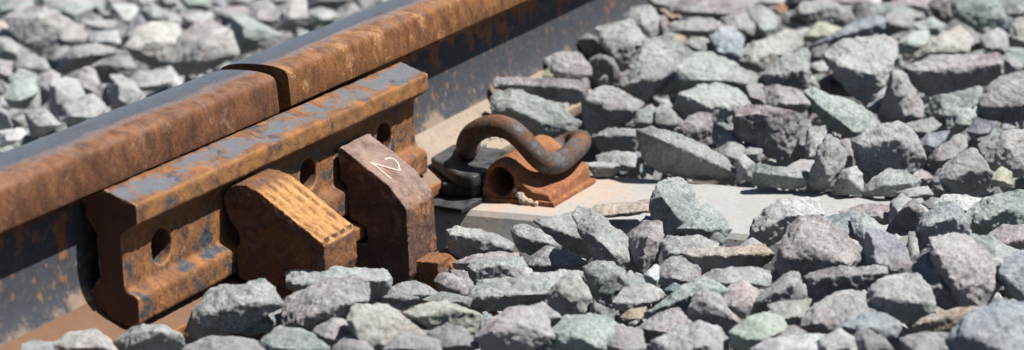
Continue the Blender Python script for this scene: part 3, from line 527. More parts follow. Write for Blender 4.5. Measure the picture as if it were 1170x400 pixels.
('m',(410,-387,6),'-7,17,1 8,5,8 13,-9,6 -3,-11,-8 -11,6,-5 -14,6,0 -8,-7,0 -4,-3,3 -1,-4,4 9,-4,-1 8,-3,-6 1,12,-2 9,-4,-1',"mauve flattish stone behind the sleeper, right of the grey green one"),
('g',(376,-423,21),'-9,21,-29 -12,11,-1 -12,6,18 3,1,30 36,1,18 18,-16,5 3,-17,-3 -16,-9,-22 -12,4,-27 -22,-6,20 -28,-8,-4 8,-6,14 -25,2,15 11,8,-21 20,-4,-12 18,6,0 18,6,0',"tall grey pointed stone standing at the far edge of the sleeper"),
('wg',(361,-450,8),'-6,18,-8 2,8,11 15,-3,15 6,-12,7 0,-15,-11 -10,6,-11 -14,-4,7 -8,0,11 -5,-6,10 3,7,-8 1,12,-7 9,-6,-9 9,-6,-9',"whitish green chunky stone behind the sleeper, right of the large grey one"),
('g',(472,-380,13),'18,13,16 32,-1,17 16,-9,9 -14,-9,-1 -21,-5,-14 -19,7,-10 -26,-2,-3 -22,-9,-2 -3,-1,9 -5,2,9 16,-2,3 9,3,-12 9,3,-12 7,10,-10',"grey upright stone behind the sleeper, right of the dark charcoal one"),
('mg',(422,-471,25),'-18,33,15 -5,22,22 20,-4,28 18,-18,24 9,-32,8 11,-37,-9 1,-23,-24 -12,1,-27 -21,17,-29 -20,27,-13 -33,19,14 -17,-14,17 -9,-4,22 -11,3,25 31,-16,-16 14,18,-23 13,23,-17 31,-16,-16',"big mauve grey block with a stepped top, right of the tall pointed stone"),
('gg',(369,-489,7),'-10,29,-8 0,17,6 12,7,13 11,-12,12 7,-29,4 4,-26,-8 -12,-5,-9 -12,23,-11 -18,0,3 -9,-20,4 -7,-4,8 -4,-10,8 8,12,-3 16,-4,-2 11,2,-10 3,20,-8',"grey green flattish stone behind the sleeper, left of the pale grey one"),
('m',(463,-417,12),'11,13,9 14,3,12 -4,-11,-4 -7,-8,-14 -11,-1,-5 -14,-3,0 -12,-8,1 -3,2,7 -1,-2,7 6,7,-1 6,7,-1 9,1,0 7,-2,-11',"mauve upright stone behind the sleeper, right of the large grey one"),
('m',(600,-432,35),'-7,22,-14 -11,7,19 4,9,35 41,6,24 4,-25,-2 -9,-28,-14 -19,-13,-18 -10,19,-24 -21,-7,29 -28,-12,-5 15,-5,19 -26,2,21 12,17,-19 24,-9,-17 12,18,-15 19,1,-19',"mauve cone shaped stone with a narrow tip"),
('gg',(609,-402,26),'-7,8,2 15,-4,10 4,-11,2 -4,-5,-7 -7,3,-5 -11,2,2 -7,-5,3 -4,-2,5 -1,-3,6 7,-1,-6 5,4,-5 5,7,-3 5,7,-3',"grey green chunky stone behind the sleeper, left of the large mauve one"),
('g',(561,-469,17),'-4,18,5 17,-4,10 14,-16,3 -8,-7,-4 -12,6,-10 -18,5,2 -12,-8,0 -3,-5,5 -8,2,6 5,12,-2 14,-9,-3 6,7,-8 10,-1,-6',"grey chunky stone behind the sleeper, just behind the blue grey one"),
('lg',(680,-363,55),'-14,39,15 10,22,27 52,-15,27 52,-31,19 17,-39,7 -12,-35,-18 -19,-15,-41 -31,-5,-28 -32,17,-7 -44,7,8 -31,-28,-3 -3,-10,20 -12,4,21 21,6,-25 16,28,-8 16,28,-8 16,28,-8',"big craggy pale grey stone right of the yellow cream stone"),
('d',(850,-265,28),'2,10,8 19,-5,12 -4,-10,-10 -12,7,-9 -15,1,2 -11,-7,2 0,-2,9 -1,-4,9 3,8,-7 8,-3,-8 5,8,0 8,-3,-8',"dark charcoal upright stone behind the sleeper, just behind the small pale grey one"),
('gp',(932,-352,31),'-9,16,1 14,1,12 27,-16,12 3,-22,0 -9,-8,-12 -9,12,-13 -17,-2,2 -15,-9,1 -13,1,6 -1,-4,9 6,12,-5 13,0,0 6,12,-5 6,9,-10',"pale green chunky stone behind the sleeper, just in front of the whitish green one"),
('p',(962,-418,30),'-7,13,1 17,5,12 11,-10,6 -4,-15,-7 -13,2,-11 -17,0,-1 -13,-11,-2 -3,0,7 -3,4,7 12,-5,-2 5,10,-4 6,5,-9 10,2,1',"small brown knob on top of the cream stone"),
('c',(910,-399,34),'-30,37,-16 -17,17,6 18,6,15 36,-8,19 25,-30,5 -6,-28,-5 -25,4,-12 -39,10,0 -14,0,11 -18,-15,5 23,-10,-10 26,-15,-5 18,5,0 4,28,-13',"large cream flattish stone behind the sleeper, just in front of the whitish green one"),
('m',(718,-460,42),'-22,52,10 0,31,20 24,-45,22 15,-51,10 17,-49,-8 6,-29,-14 -11,2,-26 -20,20,-23 -30,38,-7 -40,36,11 -20,-10,7 1,-50,15 -7,-12,15 0,-20,17 16,31,-16 23,23,-5 23,23,-5 25,8,-23',"wide flat topped mauve block with a dark front"),
('gd',(613,-487,32),'-10,31,-6 6,23,6 30,-22,17 16,-31,8 -4,-25,3 -10,9,0 -20,12,-10 -20,24,-18 -28,0,-5 -15,-25,2 -6,15,11 -8,11,8 21,-11,0 9,11,-8 18,-9,-7 21,-11,0',"large dark grey green flattish stone behind the sleeper, just behind the pale green one"),
('gp',(593,-501,23),'12,30,11 26,-10,14 7,-17,5 -14,-11,-4 -16,0,-13 -19,10,-8 -23,-7,0 -7,-4,10 -13,0,7 7,11,-10 7,11,-10 17,-5,0 16,-7,-4',"smooth green stone with a flat triangular face"),
('md',(633,-532,37),'-14,24,2 6,15,15 33,3,21 43,-24,25 0,-37,-21 -20,-11,-21 -31,16,-19 -37,11,-1 -15,-36,0 -12,-14,6 -14,1,9 17,11,-3 17,11,-3 12,18,-9 17,11,-3',"heavy rough slab with a shaded lower face at the right edge"),
('bd',(575,-525,16),'-8,14,0 13,9,11 16,-16,7 -5,-10,-3 -11,6,-9 -15,-2,0 -11,-10,0 -5,-4,5 -10,0,4 15,-8,-1 6,7,-7 9,6,1 6,7,-7',"dark blue grey chunky stone behind the sleeper, right of the pale green one"),
('m',(492,-513,12),'-20,17,-13 -13,18,-3 1,8,7 26,-4,14 26,-13,12 11,-16,3 -10,-4,0 -19,7,-14 -25,4,-4 -17,-13,-1 -13,2,3 -8,8,7 16,-6,-5 12,3,-7 16,-2,0 18,-7,-1',"slim mauve grey stone lying at a slant"),
('b',(538,-482,8),'-9,14,-2 5,4,10 26,-15,9 8,-14,2 -11,-5,-6 -10,10,-8 -15,-2,2 -13,-8,-1 -9,-1,5 -9,1,6 6,8,-7 6,11,-5 6,8,-7 17,-10,0',"blue grey flattish stone behind the sleeper, just in front of the grey one"),
('mg',(381,-556,16),'-19,26,-2 1,18,11 18,9,20 24,-5,24 16,-16,17 0,-29,7 3,-27,-12 -1,-16,-19 -14,9,-20 -18,26,-17 -26,2,4 -17,-13,11 -13,9,12 -15,8,12 21,-7,-2 17,-6,-15 5,20,-14 17,-6,-15',"large mauve grey chunky stone behind the sleeper, right of the dark charcoal one"),
('cb',(476,-574,18),'2,28,6 11,19,15 12,1,20 37,-25,20 5,-33,-25 -13,-10,-22 -24,11,-11 -18,20,-3 -32,8,-2 -22,-7,10 -16,-7,12 -7,-2,17 20,-15,-18 9,12,-14 25,-14,0 12,13,-2',"large cream and blue grey chunky stone behind the sleeper, just behind the cream yellow one"),
('y',(423,-583,6),'-4,12,2 13,2,10 10,-9,4 -3,-12,-6 -11,6,-7 -14,1,1 -12,-5,0 -2,-3,6 -3,2,6 9,-5,-6 4,6,-6 10,-4,-2 3,9,-2',"small cream yellow stone near the right edge"),
('d',(368,-540,7),'1,17,6 16,-2,10 11,-16,1 -7,-13,-9 -11,12,-7 -16,-1,3 -13,-10,-2 -7,-6,4 1,-5,7 4,11,-1 13,-8,-4 3,10,-7 4,11,-1',"dark charcoal chunky stone behind the sleeper, just behind the small dark charcoal one"),
('lg',(305,-533,16),'-1,23,1 10,-7,7 1,-16,0 -10,15,-6 -15,4,0 -8,-9,2 -8,8,4 -9,4,3 10,-6,-3 10,-6,-3 10,-6,-3 10,-6,-3',"pale grey long flat stone behind the sleeper, left of the small dark charcoal one"),
('m',(982,-77,51),'-7,64,7 9,42,19 43,-37,19 15,-55,-5 1,-45,-12 -10,-19,-8 -23,12,-5 -24,38,-2 -35,11,4 -13,-39,-1 -22,16,11 -17,7,10 4,42,-2 22,-1,-11 29,-17,-12 29,-17,-12',"large mauve long flat stone behind the sleeper, just behind the mauve one"),
('m',(871,-106,51),'-3,37,5 10,10,11 18,-16,10 12,-28,0 -2,-17,-12 -14,2,-8 -16,29,-4 -23,6,1 -12,-18,-1 -12,-1,5 -11,-4,4 18,-12,-5 2,23,-6 17,-6,-1 17,-6,-1',"mauve long flat stone behind the sleeper, just behind the grey one"),
('r',(878,-58,51),'8,9,10 18,0,10 3,-8,0 -9,-5,-10 -8,3,-7 -12,-5,2 -12,-7,-3 -6,-1,6 -6,0,6 4,5,-6 9,-2,-3 6,6,1 4,5,-6',"small dark red stone standing between pale slabs"),
('bl',(780,-178,49),'3,23,10 15,17,19 27,3,19 18,-14,9 -11,-20,-11 -18,-9,-21 -25,7,-8 -29,2,-1 -20,-18,-3 -5,4,12 -10,5,10 15,-4,-11 18,-5,-2 7,13,-10 15,-4,-11',"light blue grey chunky stone behind the sleeper, just in front of the dark mauve one"),
('g',(778,-142,48),'-6,22,4 5,10,10 17,-7,7 1,-20,-8 -11,1,-8 -16,4,2 -13,-5,-1 -14,4,4 -3,-7,3 12,-3,0 12,-8,-6 12,-8,-6 3,16,-1',"grey flattish stone behind the sleeper, just in front of the mauve one"),
('md',(939,-135,44),'2,26,6 21,0,15 2,-22,-2 -2,-20,-15 -17,6,-1 -24,2,-3 -18,-12,-3 -5,3,8 -2,-1,8 16,-9,-7 5,16,-2 14,0,1 8,9,-6',"dark mauve chunky stone behind the sleeper, left of the pale grey one"),
('lg',(971,-155,40),'13,25,15 23,10,21 22,-9,9 -1,-19,-3 -13,-11,-16 -20,-1,-12 -6,13,6 -25,-4,0 -24,-10,-4 -5,-5,7 -3,0,12 7,12,-2 11,0,-11 11,0,-11 11,0,-11',"pale grey chunky stone behind the sleeper, left of the small orange one"),
('o',(1085,-140,35),'2,12,3 12,3,9 4,-9,1 -4,-8,-7 -8,4,-5 -12,-1,-1 -10,-5,-1 -7,-1,2 0,-4,5 4,5,-5 8,-4,-2 3,8,-1 7,2,1',"tiny orange rusty fragment among the far stones"),
('gpm',(805,-220,37),'-28,37,-3 -5,26,11 41,-9,23 49,-25,18 33,-33,8 -1,-25,-1 -25,-8,-15 -29,3,-17 -33,24,-14 -45,6,-2 -23,-10,6 -14,13,16 29,-15,0 16,5,-16 23,-8,-10 12,20,-4',"large pale green and pink flattish stone behind the sleeper, just behind the mauve one"),
('gg',(716,-272,36),'-24,27,0 8,9,17 34,-13,24 3,-26,-2 -3,-22,-17 -11,-2,-19 -20,17,-14 -29,12,2 -13,-21,6 -10,7,13 -4,-4,15 7,23,-10 24,-7,0 14,5,-17 24,-7,0',"large grey green chunky stone behind the sleeper, just behind the mauve one"),
('y',(974,-228,29),'-15,23,-1 14,8,13 13,-5,12 20,-30,2 -2,-21,-3 -13,-1,-10 -13,18,-9 -22,7,2 -12,-14,1 -11,7,7 -3,-12,6 21,-16,-4 6,15,-8 6,15,-8 13,6,1',"yellow cream stone in the far rows"),
('mg',(1074,-197,33),'-26,34,-2 -11,25,17 18,4,19 26,-29,7 15,-40,-7 6,-23,-19 -10,-4,-12 -20,7,-7 -34,16,7 -5,-17,13 -10,0,16 4,25,-8 11,10,-10 25,-16,-4 11,10,-10',"large mauve grey flattish stone behind the sleeper, just in front of the dark mauve one"),
('d',(1056,-162,28),'7,15,7 16,3,12 0,-21,-5 -8,-11,-10 -9,11,-3 -14,-6,0 -11,-10,1 -7,1,5 -5,1,7 6,9,-1 5,9,-5 10,-2,-8 10,2,1',"dark charcoal chunky stone behind the sleeper, just in front of the small orange one"),
('b',(976,-274,33),'-30,51,-14 -16,13,1 18,-17,18 18,-32,14 6,-33,4 -9,-8,-3 -20,18,-15 -41,37,-7 -5,-28,11 -11,-12,9 -12,12,9 32,-13,-3 6,38,-13 31,-12,-8 32,-13,-3',"large blue grey long flat stone behind the sleeper, just behind the large pale grey one"),
('mg',(1069,-297,29),'-4,17,6 12,10,11 15,-17,4 3,-23,-5 -5,-13,-11 -13,13,-8 -19,4,1 -13,-10,-3 -3,-4,5 -6,-5,3 5,12,-2 9,5,0 9,5,0 9,5,0',"mauve grey flattish stone behind the sleeper, just in front of the grey green one"),
('gg',(1119,-298,30),'0,61,7 3,30,13 1,-18,3 12,-47,-7 4,-37,-14 -17,-6,0 -17,25,4 -31,11,1 -14,-28,-1 -7,-13,6 -17,16,9 30,-22,-10 13,22,0 13,22,0 27,-15,-12',"grey green long flat stone behind the sleeper, just in front of the mauve one"),
('m',(1196,-276,28),'-11,27,-1 10,19,13 21,-20,12 10,-32,-9 -13,-5,-10 -26,6,-2 -17,-10,3 -10,0,7 -8,1,9 11,1,-8 9,11,2 11,1,-8 11,1,-8',"mauve long flat stone behind the sleeper, just behind the grey green one"),
('md',(1124,-336,37),'-9,15,8 18,4,19 9,-11,9 4,-21,-11 -4,-8,-20 -16,4,-6 -22,1,5 -2,-11,12 -5,1,14 10,-3,-14 6,11,-4 7,6,-9 6,11,-4',"dark mauve chunky stone behind the sleeper, just behind the whitish green one"),
('gg',(1104,-386,37),'-6,33,18 7,19,28 43,-24,21 12,-37,-11 8,-27,-24 -11,-9,-21 -27,12,-7 -29,22,2 -37,12,10 -9,-11,18 -9,-12,20 22,-13,-17 11,14,-12 16,0,-16 9,20,-8',"large pale green block near the top right corner"),
('wg',(1049,-346,28),'-4,25,5 13,4,12 5,-16,4 -2,-14,-9 -12,5,-7 -20,11,0 -11,-8,3 -6,-6,5 -5,-2,7 4,17,-1 12,-5,-8 14,-6,-3 12,-5,-8',"whitish green flattish stone behind the sleeper, just in front of the dark mauve one"),
('mg',(950,-447,32),'0,18,8 24,1,15 20,-12,9 -8,-19,-11 -12,-8,-14 -18,11,-4 -22,4,0 -15,-13,-3 -9,4,7 -5,4,9 17,-7,-2 8,12,-2 8,12,-2 14,-7,-10',"mauve grey chunky stone behind the sleeper, right of the purple one"),
('c',(1005,-469,36),'-14,17,-3 19,15,13 27,-10,18 -10,-19,-19 -21,11,-15 -27,-2,-5 -21,-11,0 -3,-5,11 -6,9,9 17,-5,0 17,-5,0 5,12,-13 17,-5,0',"cream chunky stone behind the sleeper, just in front of the grey green one"),
('g',(840,-493,30),'4,14,7 13,6,13 1,-17,-1 -8,-8,-11 -5,9,-12 -13,-4,2 -11,-9,-1 -8,0,5 -7,0,6 9,4,0 9,4,0 5,9,-2 12,-7,-6',"grey chunky stone behind the sleeper, left of the grey green one"),
('gg',(1186,-425,29),'10,24,10 29,-13,17 -5,-21,-9 -15,5,-11 -16,20,-3 -22,-1,-1 -15,-13,3 -11,3,7 -7,2,8 18,-7,2 15,-8,-9 5,17,-6 15,-8,-9',"grey green chunky stone behind the sleeper, just behind the cream one"),
('lg',(788,-286,27),'-1,14,4 12,1,7 8,-9,2 -3,-10,-3 -10,11,-8 -13,1,1 -12,-5,-2 -9,1,3 0,-3,4 8,-3,-4 9,-4,-2 3,10,-1 9,-4,-2',"small pale grey chunky stone behind the sleeper, just in front of the dark charcoal one"),
('r',(687,-332,29),'0,18,5 15,6,13 1,-9,4 3,-25,-12 -11,-2,-9 -9,12,-2 -16,-3,1 -10,-14,1 -11,5,6 -3,-6,7 11,4,0 9,3,-9 13,-2,-4 6,13,-3',"dark red chunky stone behind the sleeper, just in front of the small pale grey one"),
('g',(916,-41,74),'3,25,8 17,-4,9 0,-15,-5 -13,5,-8 -17,1,0 -15,-4,-2 -10,2,4 -7,1,4 11,-2,1 11,-2,1 10,-4,-5 10,-4,-5',"grey flattish stone behind the sleeper, just behind the small dark red one"),
('md',(1223,-156,27),'2,58,7 15,-17,10 12,-53,-5 -7,-23,-9 -19,13,0 -26,3,1 -11,-30,-3 -9,-15,4 -7,-12,6 6,34,-1 24,-7,-2 6,34,-1 14,14,-6',"dark mauve long flat stone behind the sleeper, just behind the large mauve grey one"),
('lg',(1168,-91,33),'2,38,9 24,-24,7 -2,-27,-5 -18,9,-9 -24,10,0 -10,-21,-2 -11,5,6 -13,2,3 20,-13,-1 7,11,-7 20,-13,-1 4,23,1',"pale grey long flat stone behind the sleeper, left of the small orange one"),
('gg',(860,-498,31),'19,-12,12 14,19,12 -11,12,-4 -15,1,-12 -2,-19,-14 -18,-4,0 -15,-11,0 -4,-7,7 -3,-5,8 7,11,0 7,11,0 6,10,-7 15,-6,-1',"grey green chunky stone behind the sleeper, right of the grey one"),
('lg',(128,-162,-13),'-10,29,14 -3,24,16 4,-6,11 12,-25,2 6,-33,-3 6,-31,-11 -6,5,-16 -15,25,-17 -19,23,5 -22,20,13 -9,-11,7 -2,-33,-3 -2,-7,12 -8,-5,11 13,12,-15 23,-6,-9 23,-6,-9 9,25,-8',"dark fronted grey stone against the near face of the sleeper"),
('lg',(156,-205,-14),'-5,21,10 0,17,14 6,11,14 8,-7,5 12,-33,-3 12,-39,-10 -2,-20,-13 -6,-3,-15 -15,8,-8 -11,16,3 -18,7,8 -9,-18,1 -6,-9,7 -10,-1,8 13,5,-14 11,15,-2 11,15,-2 10,17,-4',"large pale grey flattish stone by the sleeper, just behind the large dark mauve one"),
('g',(138,-252,3),'-17,30,12 -10,21,14 10,2,12 28,-7,15 20,-18,4 6,-33,-13 3,-18,-24 -11,-6,-17 -19,4,-4 -23,16,3 -29,20,13 -20,-6,2 -5,-8,9 -2,-10,10 21,-2,-3 12,13,-12 17,6,-4 18,-4,-18',"large grey flattish stone by the sleeper, left of the large pale grey one"),
('lg',(77,-308,14),'8,32,20 23,32,25 16,17,25 15,2,17 15,-14,6 13,-25,-2 1,-35,-19 -8,-26,-27 -14,-15,-26 -18,-1,-18 -18,5,-6 -21,0,5 -10,19,12 -25,-4,11 -23,-19,-4 -14,-4,13 -9,-2,16 25,-11,-19 14,23,-2 14,19,-7 15,10,-19',"tall speckled grey stone at the near edge of the sleeper"),
('t',(199,-271,9),'-4,22,3 -2,17,5 8,-5,6 21,-26,7 7,-34,-2 -4,-17,-4 -15,13,-6 -11,19,-2 -19,9,-2 1,-32,1 -3,-4,4 -8,7,3 18,-14,-1 4,15,-2 4,15,-2 4,13,-6',"tan bar shaped stone lying flat on the sleeper"),
('gk',(173,-339,20),'-18,18,7 -3,15,26 22,10,25 34,3,23 28,-11,15 11,-24,3 -5,-26,-11 -13,-15,-21 -16,-3,-25 -18,5,-16 -17,16,-5 -26,1,19 -24,-15,-1 -3,-6,13 -3,-5,13 12,12,-16 10,17,-12 13,7,-19 16,0,-18',"cone shaped speckled grey stone standing on the sleeper edge"),
('gk',(170,-369,10),'-20,20,-1 4,15,12 19,4,16 18,-14,5 3,-28,-4 0,-22,-12 -13,-2,-13 -25,0,2 -5,-2,10 -15,0,6 13,1,1 9,9,-1 9,3,-12 4,16,-8',"large speckled grey chunky stone by the sleeper, just behind the dark charcoal one"),
('m',(82,-346,13),'17,19,7 28,11,14 13,-12,18 -1,-20,4 -5,-14,-12 -18,-6,-18 -18,3,-12 8,19,2 -16,-10,12 -23,-8,-7 -14,-14,9 -15,-12,10 10,13,-5 11,5,-16 12,12,-3 10,13,-5',"mauve upright stone by the sleeper, just in front of the blue grey one"),
('b',(164,-320,7),'-8,14,-3 6,6,8 8,-4,4 3,-11,-1 -8,1,-6 -11,1,2 -9,-6,-1 -2,-4,3 -1,-3,3 4,5,0 7,-1,-1 7,-4,-3 3,4,-5',"blue grey flattish stone by the sleeper, just behind the mauve one"),
('lg',(82,-388,12),'-2,26,5 4,22,10 14,-7,9 14,-24,3 1,-28,-4 -11,-7,-12 -18,18,-8 -22,9,1 -7,-24,-1 -5,-11,3 -7,7,7 13,-2,-2 6,15,0 17,-12,-4 3,16,-8',"smooth pale slab in front of the cone shaped stone"),
('t',(39,-436,19),'-19,30,6 -8,28,8 6,-1,8 20,-31,10 14,-41,3 6,-33,-8 -3,-12,-10 -15,15,-13 -16,27,-4 -23,21,7 -9,-10,5 4,-38,6 -13,8,8 -2,-9,9 29,-18,-8 9,25,-7 11,22,-5 12,16,-14',"long tan grey bar with a dark underside in front of the sleeper"),
('d',(123,-400,7),'-2,11,1 9,4,9 5,-8,4 -3,-9,-7 -7,5,-4 -10,-1,0 -7,-7,3 -6,3,3 -4,-1,4 8,-3,-2 7,-2,-6 3,6,-5 6,3,1',"dark charcoal chunky stone by the sleeper, just behind the large tan one"),
('m',(7,-408,11),'-8,21,2 10,13,12 22,-3,13 10,-17,2 -3,-17,-6 -13,1,-11 -15,15,-5 -20,0,3 -17,-9,0 -5,-7,6 -2,-2,9 12,-4,-9 4,15,-8 13,-1,0 12,-4,-9',"mauve chunky stone in the foreground, just behind the small teal grey one"),
('w',(-5,-387,12),'-6,6,2 13,1,7 13,-6,4 -6,-7,-8 -9,3,-5 -11,-1,3 -9,-9,-2 -2,-1,5 -3,0,6 4,6,-3 3,5,-6 9,-4,-1 4,6,-3',"whitish chunky stone in the foreground, left of the mauve one"),
('tl',(-25,-415,7),'-3,9,0 5,2,6 6,-8,2 -3,-7,-4 -5,6,-4 -7,-1,2 -4,-7,1 -1,0,4 -3,-3,3 4,-1,-4 1,7,-2 1,7,-2 6,-4,-2',"small dark teal chip between pale stones"),
('mw',(-65,-395,10),'-16,15,-1 3,10,7 18,-5,9 18,-19,4 5,-20,-2 -13,-2,-9 -13,13,-8 -19,4,1 -12,-10,0 -6,4,6 -1,-8,7 8,8,-2 4,12,-8 8,8,-2 15,-10,-3',"pale mauve flattish stone in the foreground, just in front of the pale grey one"),
('md',(85,-253,-13),'-15,23,-1 -4,18,6 12,9,13 12,-19,7 9,-31,0 4,-26,-8 -9,-4,-9 -15,16,-8 -21,9,3 -6,-25,1 1,-9,8 -6,1,8 4,19,-7 17,-7,-4 4,19,-7 12,7,-1',"large dark mauve flattish stone in the foreground, right of the small whitish one"),
('m',(95,-186,-20),'-11,34,-1 1,17,5 11,-7,8 19,-24,5 11,-36,-2 -6,-14,-1 -11,16,-8 -10,32,-7 -16,-3,2 -11,-13,3 -5,-9,7 -9,-1,6 5,13,-2 11,-1,-6 12,-1,-1 11,-1,-6',"mauve long flat stone by the sleeper, just behind the grey green one"),
('gg',(32,-218,-9),'-12,18,7 -1,15,11 14,-3,9 26,-21,8 18,-30,-1 7,-23,-6 -7,-3,-8 -15,7,-10 -18,14,-2 -21,7,6 -6,-12,9 -12,-4,8 9,3,-8 4,14,-7 9,3,-8 4,14,-7',"grey green flattish stone in the foreground, just in front of the mauve one"),
('w',(23,-258,-5),'0,8,2 5,4,5 5,-3,3 0,-8,-3 -4,-1,-4 -5,5,-1 -7,0,1 -5,-4,0 -1,-3,2 -3,-2,2 1,5,-2 5,-1,-1 5,-2,-3 3,2,-3',"tiny pink white pebble"),
('m',(-40,-214,-1),'-6,15,4 2,11,9 9,4,8 7,-11,4 2,-17,-8 -2,-9,-15 -10,4,-8 -15,1,4 -7,-1,8 -5,-8,6 4,8,-1 7,3,-1 4,8,-1 9,-7,-8',"mauve chunky stone in the foreground, left of the dark mauve one"),
('md',(-18,-216,-8),'8,18,11 14,7,10 7,-6,2 -2,-14,-4 -11,-6,-11 -12,-1,0 -15,-1,3 -14,-8,-3 0,-1,6 -6,-3,2 10,-3,-7 5,11,1 8,4,0 6,3,-10',"dark mauve chunky stone in the foreground, right of the mauve one"),
('gg',(-57,-289,4),'-30,40,-2 -6,37,9 12,2,11 33,-31,13 39,-43,10 13,-41,0 -7,-24,-7 -11,-7,-14 -28,19,-11 -35,22,3 -13,-25,4 -1,-23,10 -9,-14,8 10,26,-4 10,26,-4 17,4,-15 5,33,-10',"broad flat grey green stone in the near ballast"),
('cg',(-89,-343,14),'-11,19,-9 -1,10,10 9,3,16 18,-2,18 11,-15,9 3,-23,-1 -2,-18,-12 -11,0,-15 -12,14,-15 -18,-4,8 -12,0,12 0,-9,15 7,9,-3 14,-9,-8 3,12,-12 3,12,-12',"large cream grey chunky stone in the foreground, left of the pale grey one"),
('gg',(-58,-368,18),'3,24,12 6,13,17 15,0,15 10,-12,10 2,-20,0 -3,-11,-12 -4,-6,-20 -14,2,-14 -15,10,-3 -18,-1,9 -5,-4,15 -7,-12,11 4,12,-8 8,0,-14 4,12,-8 13,-7,-8',"large grey green chunky stone in the foreground, left of the pale grey one"),
('lg',(-33,-378,9),'1,17,3 12,4,11 8,-10,6 1,-17,-1 -9,1,-5 -8,12,-10 -13,-4,1 -10,-10,3 -1,-1,7 -9,2,5 10,-6,-5 5,5,-7 10,-6,-5 3,12,-2',"pale grey chunky stone in the foreground, just behind the pale mauve one"),
('lg',(-80,-200,2),'-2,25,3 6,16,7 8,4,8 7,-11,4 6,-24,-3 -7,-7,-6 -13,12,-3 -15,0,1 -10,-10,2 -7,-8,4 -4,-6,6 3,13,-5 13,-9,-5 7,2,-6 7,2,-6',"pale grey long flat stone in the foreground, right of the dark charcoal one"),
('d',(-115,-200,5),'-10,25,-3 -7,16,5 5,7,9 5,-20,3 5,-18,-2 -1,-9,-7 -10,7,-5 -13,7,6 -3,-16,4 -4,1,8 -6,-1,8 5,11,-7 13,-5,-6 13,-5,-6 9,1,-8',"dark charcoal long flat stone in the foreground, left of the pale grey one"),
('gk',(-132,-153,21),'-10,45,8 -5,36,13 4,18,13 10,-9,10 20,-35,10 17,-46,4 10,-47,-4 7,-35,-15 -3,-14,-17 -17,13,-11 -25,29,-6 -21,38,3 -29,25,5 -12,-12,7 3,-45,5 -10,-8,9 -6,-3,12 8,35,-5 7,34,-8 25,-10,-16 25,-10,-16',"speckled white grey stone leaning on the rusty ribbed clamp"),
('m',(-219,-192,31),'-27,29,-13 -8,37,0 3,31,8 18,13,16 27,-12,19 22,-28,14 5,-37,5 -3,-23,-10 -19,-6,-20 -27,11,-23 -33,6,-3 -14,-28,9 -5,-7,15 -10,3,13 22,-3,-3 22,-3,-3 22,-3,-3 6,20,-21',"large pale mauve stone in front of the clamps"),
('lg',(-249,-122,31),'-21,36,-17 -13,29,1 4,24,13 7,9,15 8,-8,16 21,-17,19 24,-25,13 8,-35,9 11,-40,2 2,-28,-6 -6,-9,-17 -18,5,-22 -24,24,-22 -29,8,2 -11,-26,10 -6,-7,15 -13,-8,11 9,27,-10 27,-8,-6 14,21,-5 7,27,-20',"largest pale craggy stone beside the ribbed clamp"),
('gd',(-234,-135,15),'-17,27,-1 -11,6,4 16,-5,11 22,-14,8 9,-26,1 3,-21,-7 -11,2,-8 -19,8,4 -10,-11,3 -7,-3,6 -9,-1,7 3,22,-6 8,11,-5 8,11,-5 15,-6,-9',"large dark grey green long flat stone in the foreground, left of the large mauve one"),
('cg',(-234,-249,21),'-18,22,10 -5,23,19 14,17,13 23,9,14 21,-12,5 20,-33,-5 6,-32,-16 -17,-9,-14 -25,11,-12 -31,9,11 -33,5,-1 -6,-11,7 0,-11,11 19,-12,-14 19,-12,-14 8,20,0 6,17,-13',"large cream grey flattish stone in the foreground, just in front of the dark charcoal one"),
('cy',(-199,-283,21),'-17,27,9 -3,17,13 15,1,12 13,-16,6 15,-31,2 15,-31,-15 -1,-13,-19 -14,4,-5 -19,19,1 -26,9,9 -8,-7,13 -7,-14,12 5,19,-8 5,19,-8 9,10,-10 19,-15,-13',"cream green stone in the near ballast, in front of the lugged clamp"),
('d',(-229,-306,14),'1,22,5 13,10,12 13,-6,9 0,-26,-3 -8,-7,-9 -14,15,-5 -17,-3,1 -10,-17,2 -5,0,7 -8,1,6 4,15,-2 14,-9,-7 8,2,-9 8,2,-9',"dark charcoal flattish stone in the foreground, just in front of the large cream green one"),
('mg',(-248,-282,14),'-14,20,0 2,13,9 13,2,9 10,-20,3 7,-29,-6 -13,19,-9 -17,3,3 -7,-22,0 -1,-10,7 -5,-12,5 6,11,-1 2,18,-5 15,-12,-8 2,17,-8',"large mauve grey long flat stone in the foreground, right of the large cream grey one"),
('m',(-266,-240,13),'-4,19,1 8,11,9 7,-2,9 2,-17,0 0,-14,-9 -11,16,-8 -15,-1,0 -11,-8,4 -4,2,7 -6,2,6 10,-5,-5 8,2,-1 10,-5,-5 8,-3,-8',"mauve flattish stone in the foreground, just in front of the pale mauve one"),
('gg',(-278,-190,16),'-7,24,3 8,14,12 15,-4,9 8,-32,-1 11,-35,-15 -16,20,-12 -21,1,3 -12,-18,0 -13,-5,5 -2,-10,8 4,18,-5 9,10,-1 4,18,-5 13,-1,-2',"large grey green flattish stone in the foreground, right of the large dark grey green one"),
('lg',(-331,-95,27),'-10,28,-1 -1,21,6 -1,6,13 9,-8,10 9,-24,3 13,-24,-8 7,-14,-17 -16,19,-13 -20,4,1 -15,-1,10 -7,-17,9 -10,-10,11 16,-9,-10 16,-7,-6 5,17,-4 5,17,-4',"large pale grey flattish stone in the foreground, right of the large pale grey one"),
('lg',(-357,-53,26),'-9,29,1 3,18,8 11,-3,11 5,-21,4 4,-30,-10 -12,28,-10 -17,-1,3 -8,-21,3 -6,1,8 -7,-6,7 13,-9,-9 13,-9,-9 10,3,0 -1,22,-8',"large pale grey long flat stone in the foreground, right of the blue grey one"),
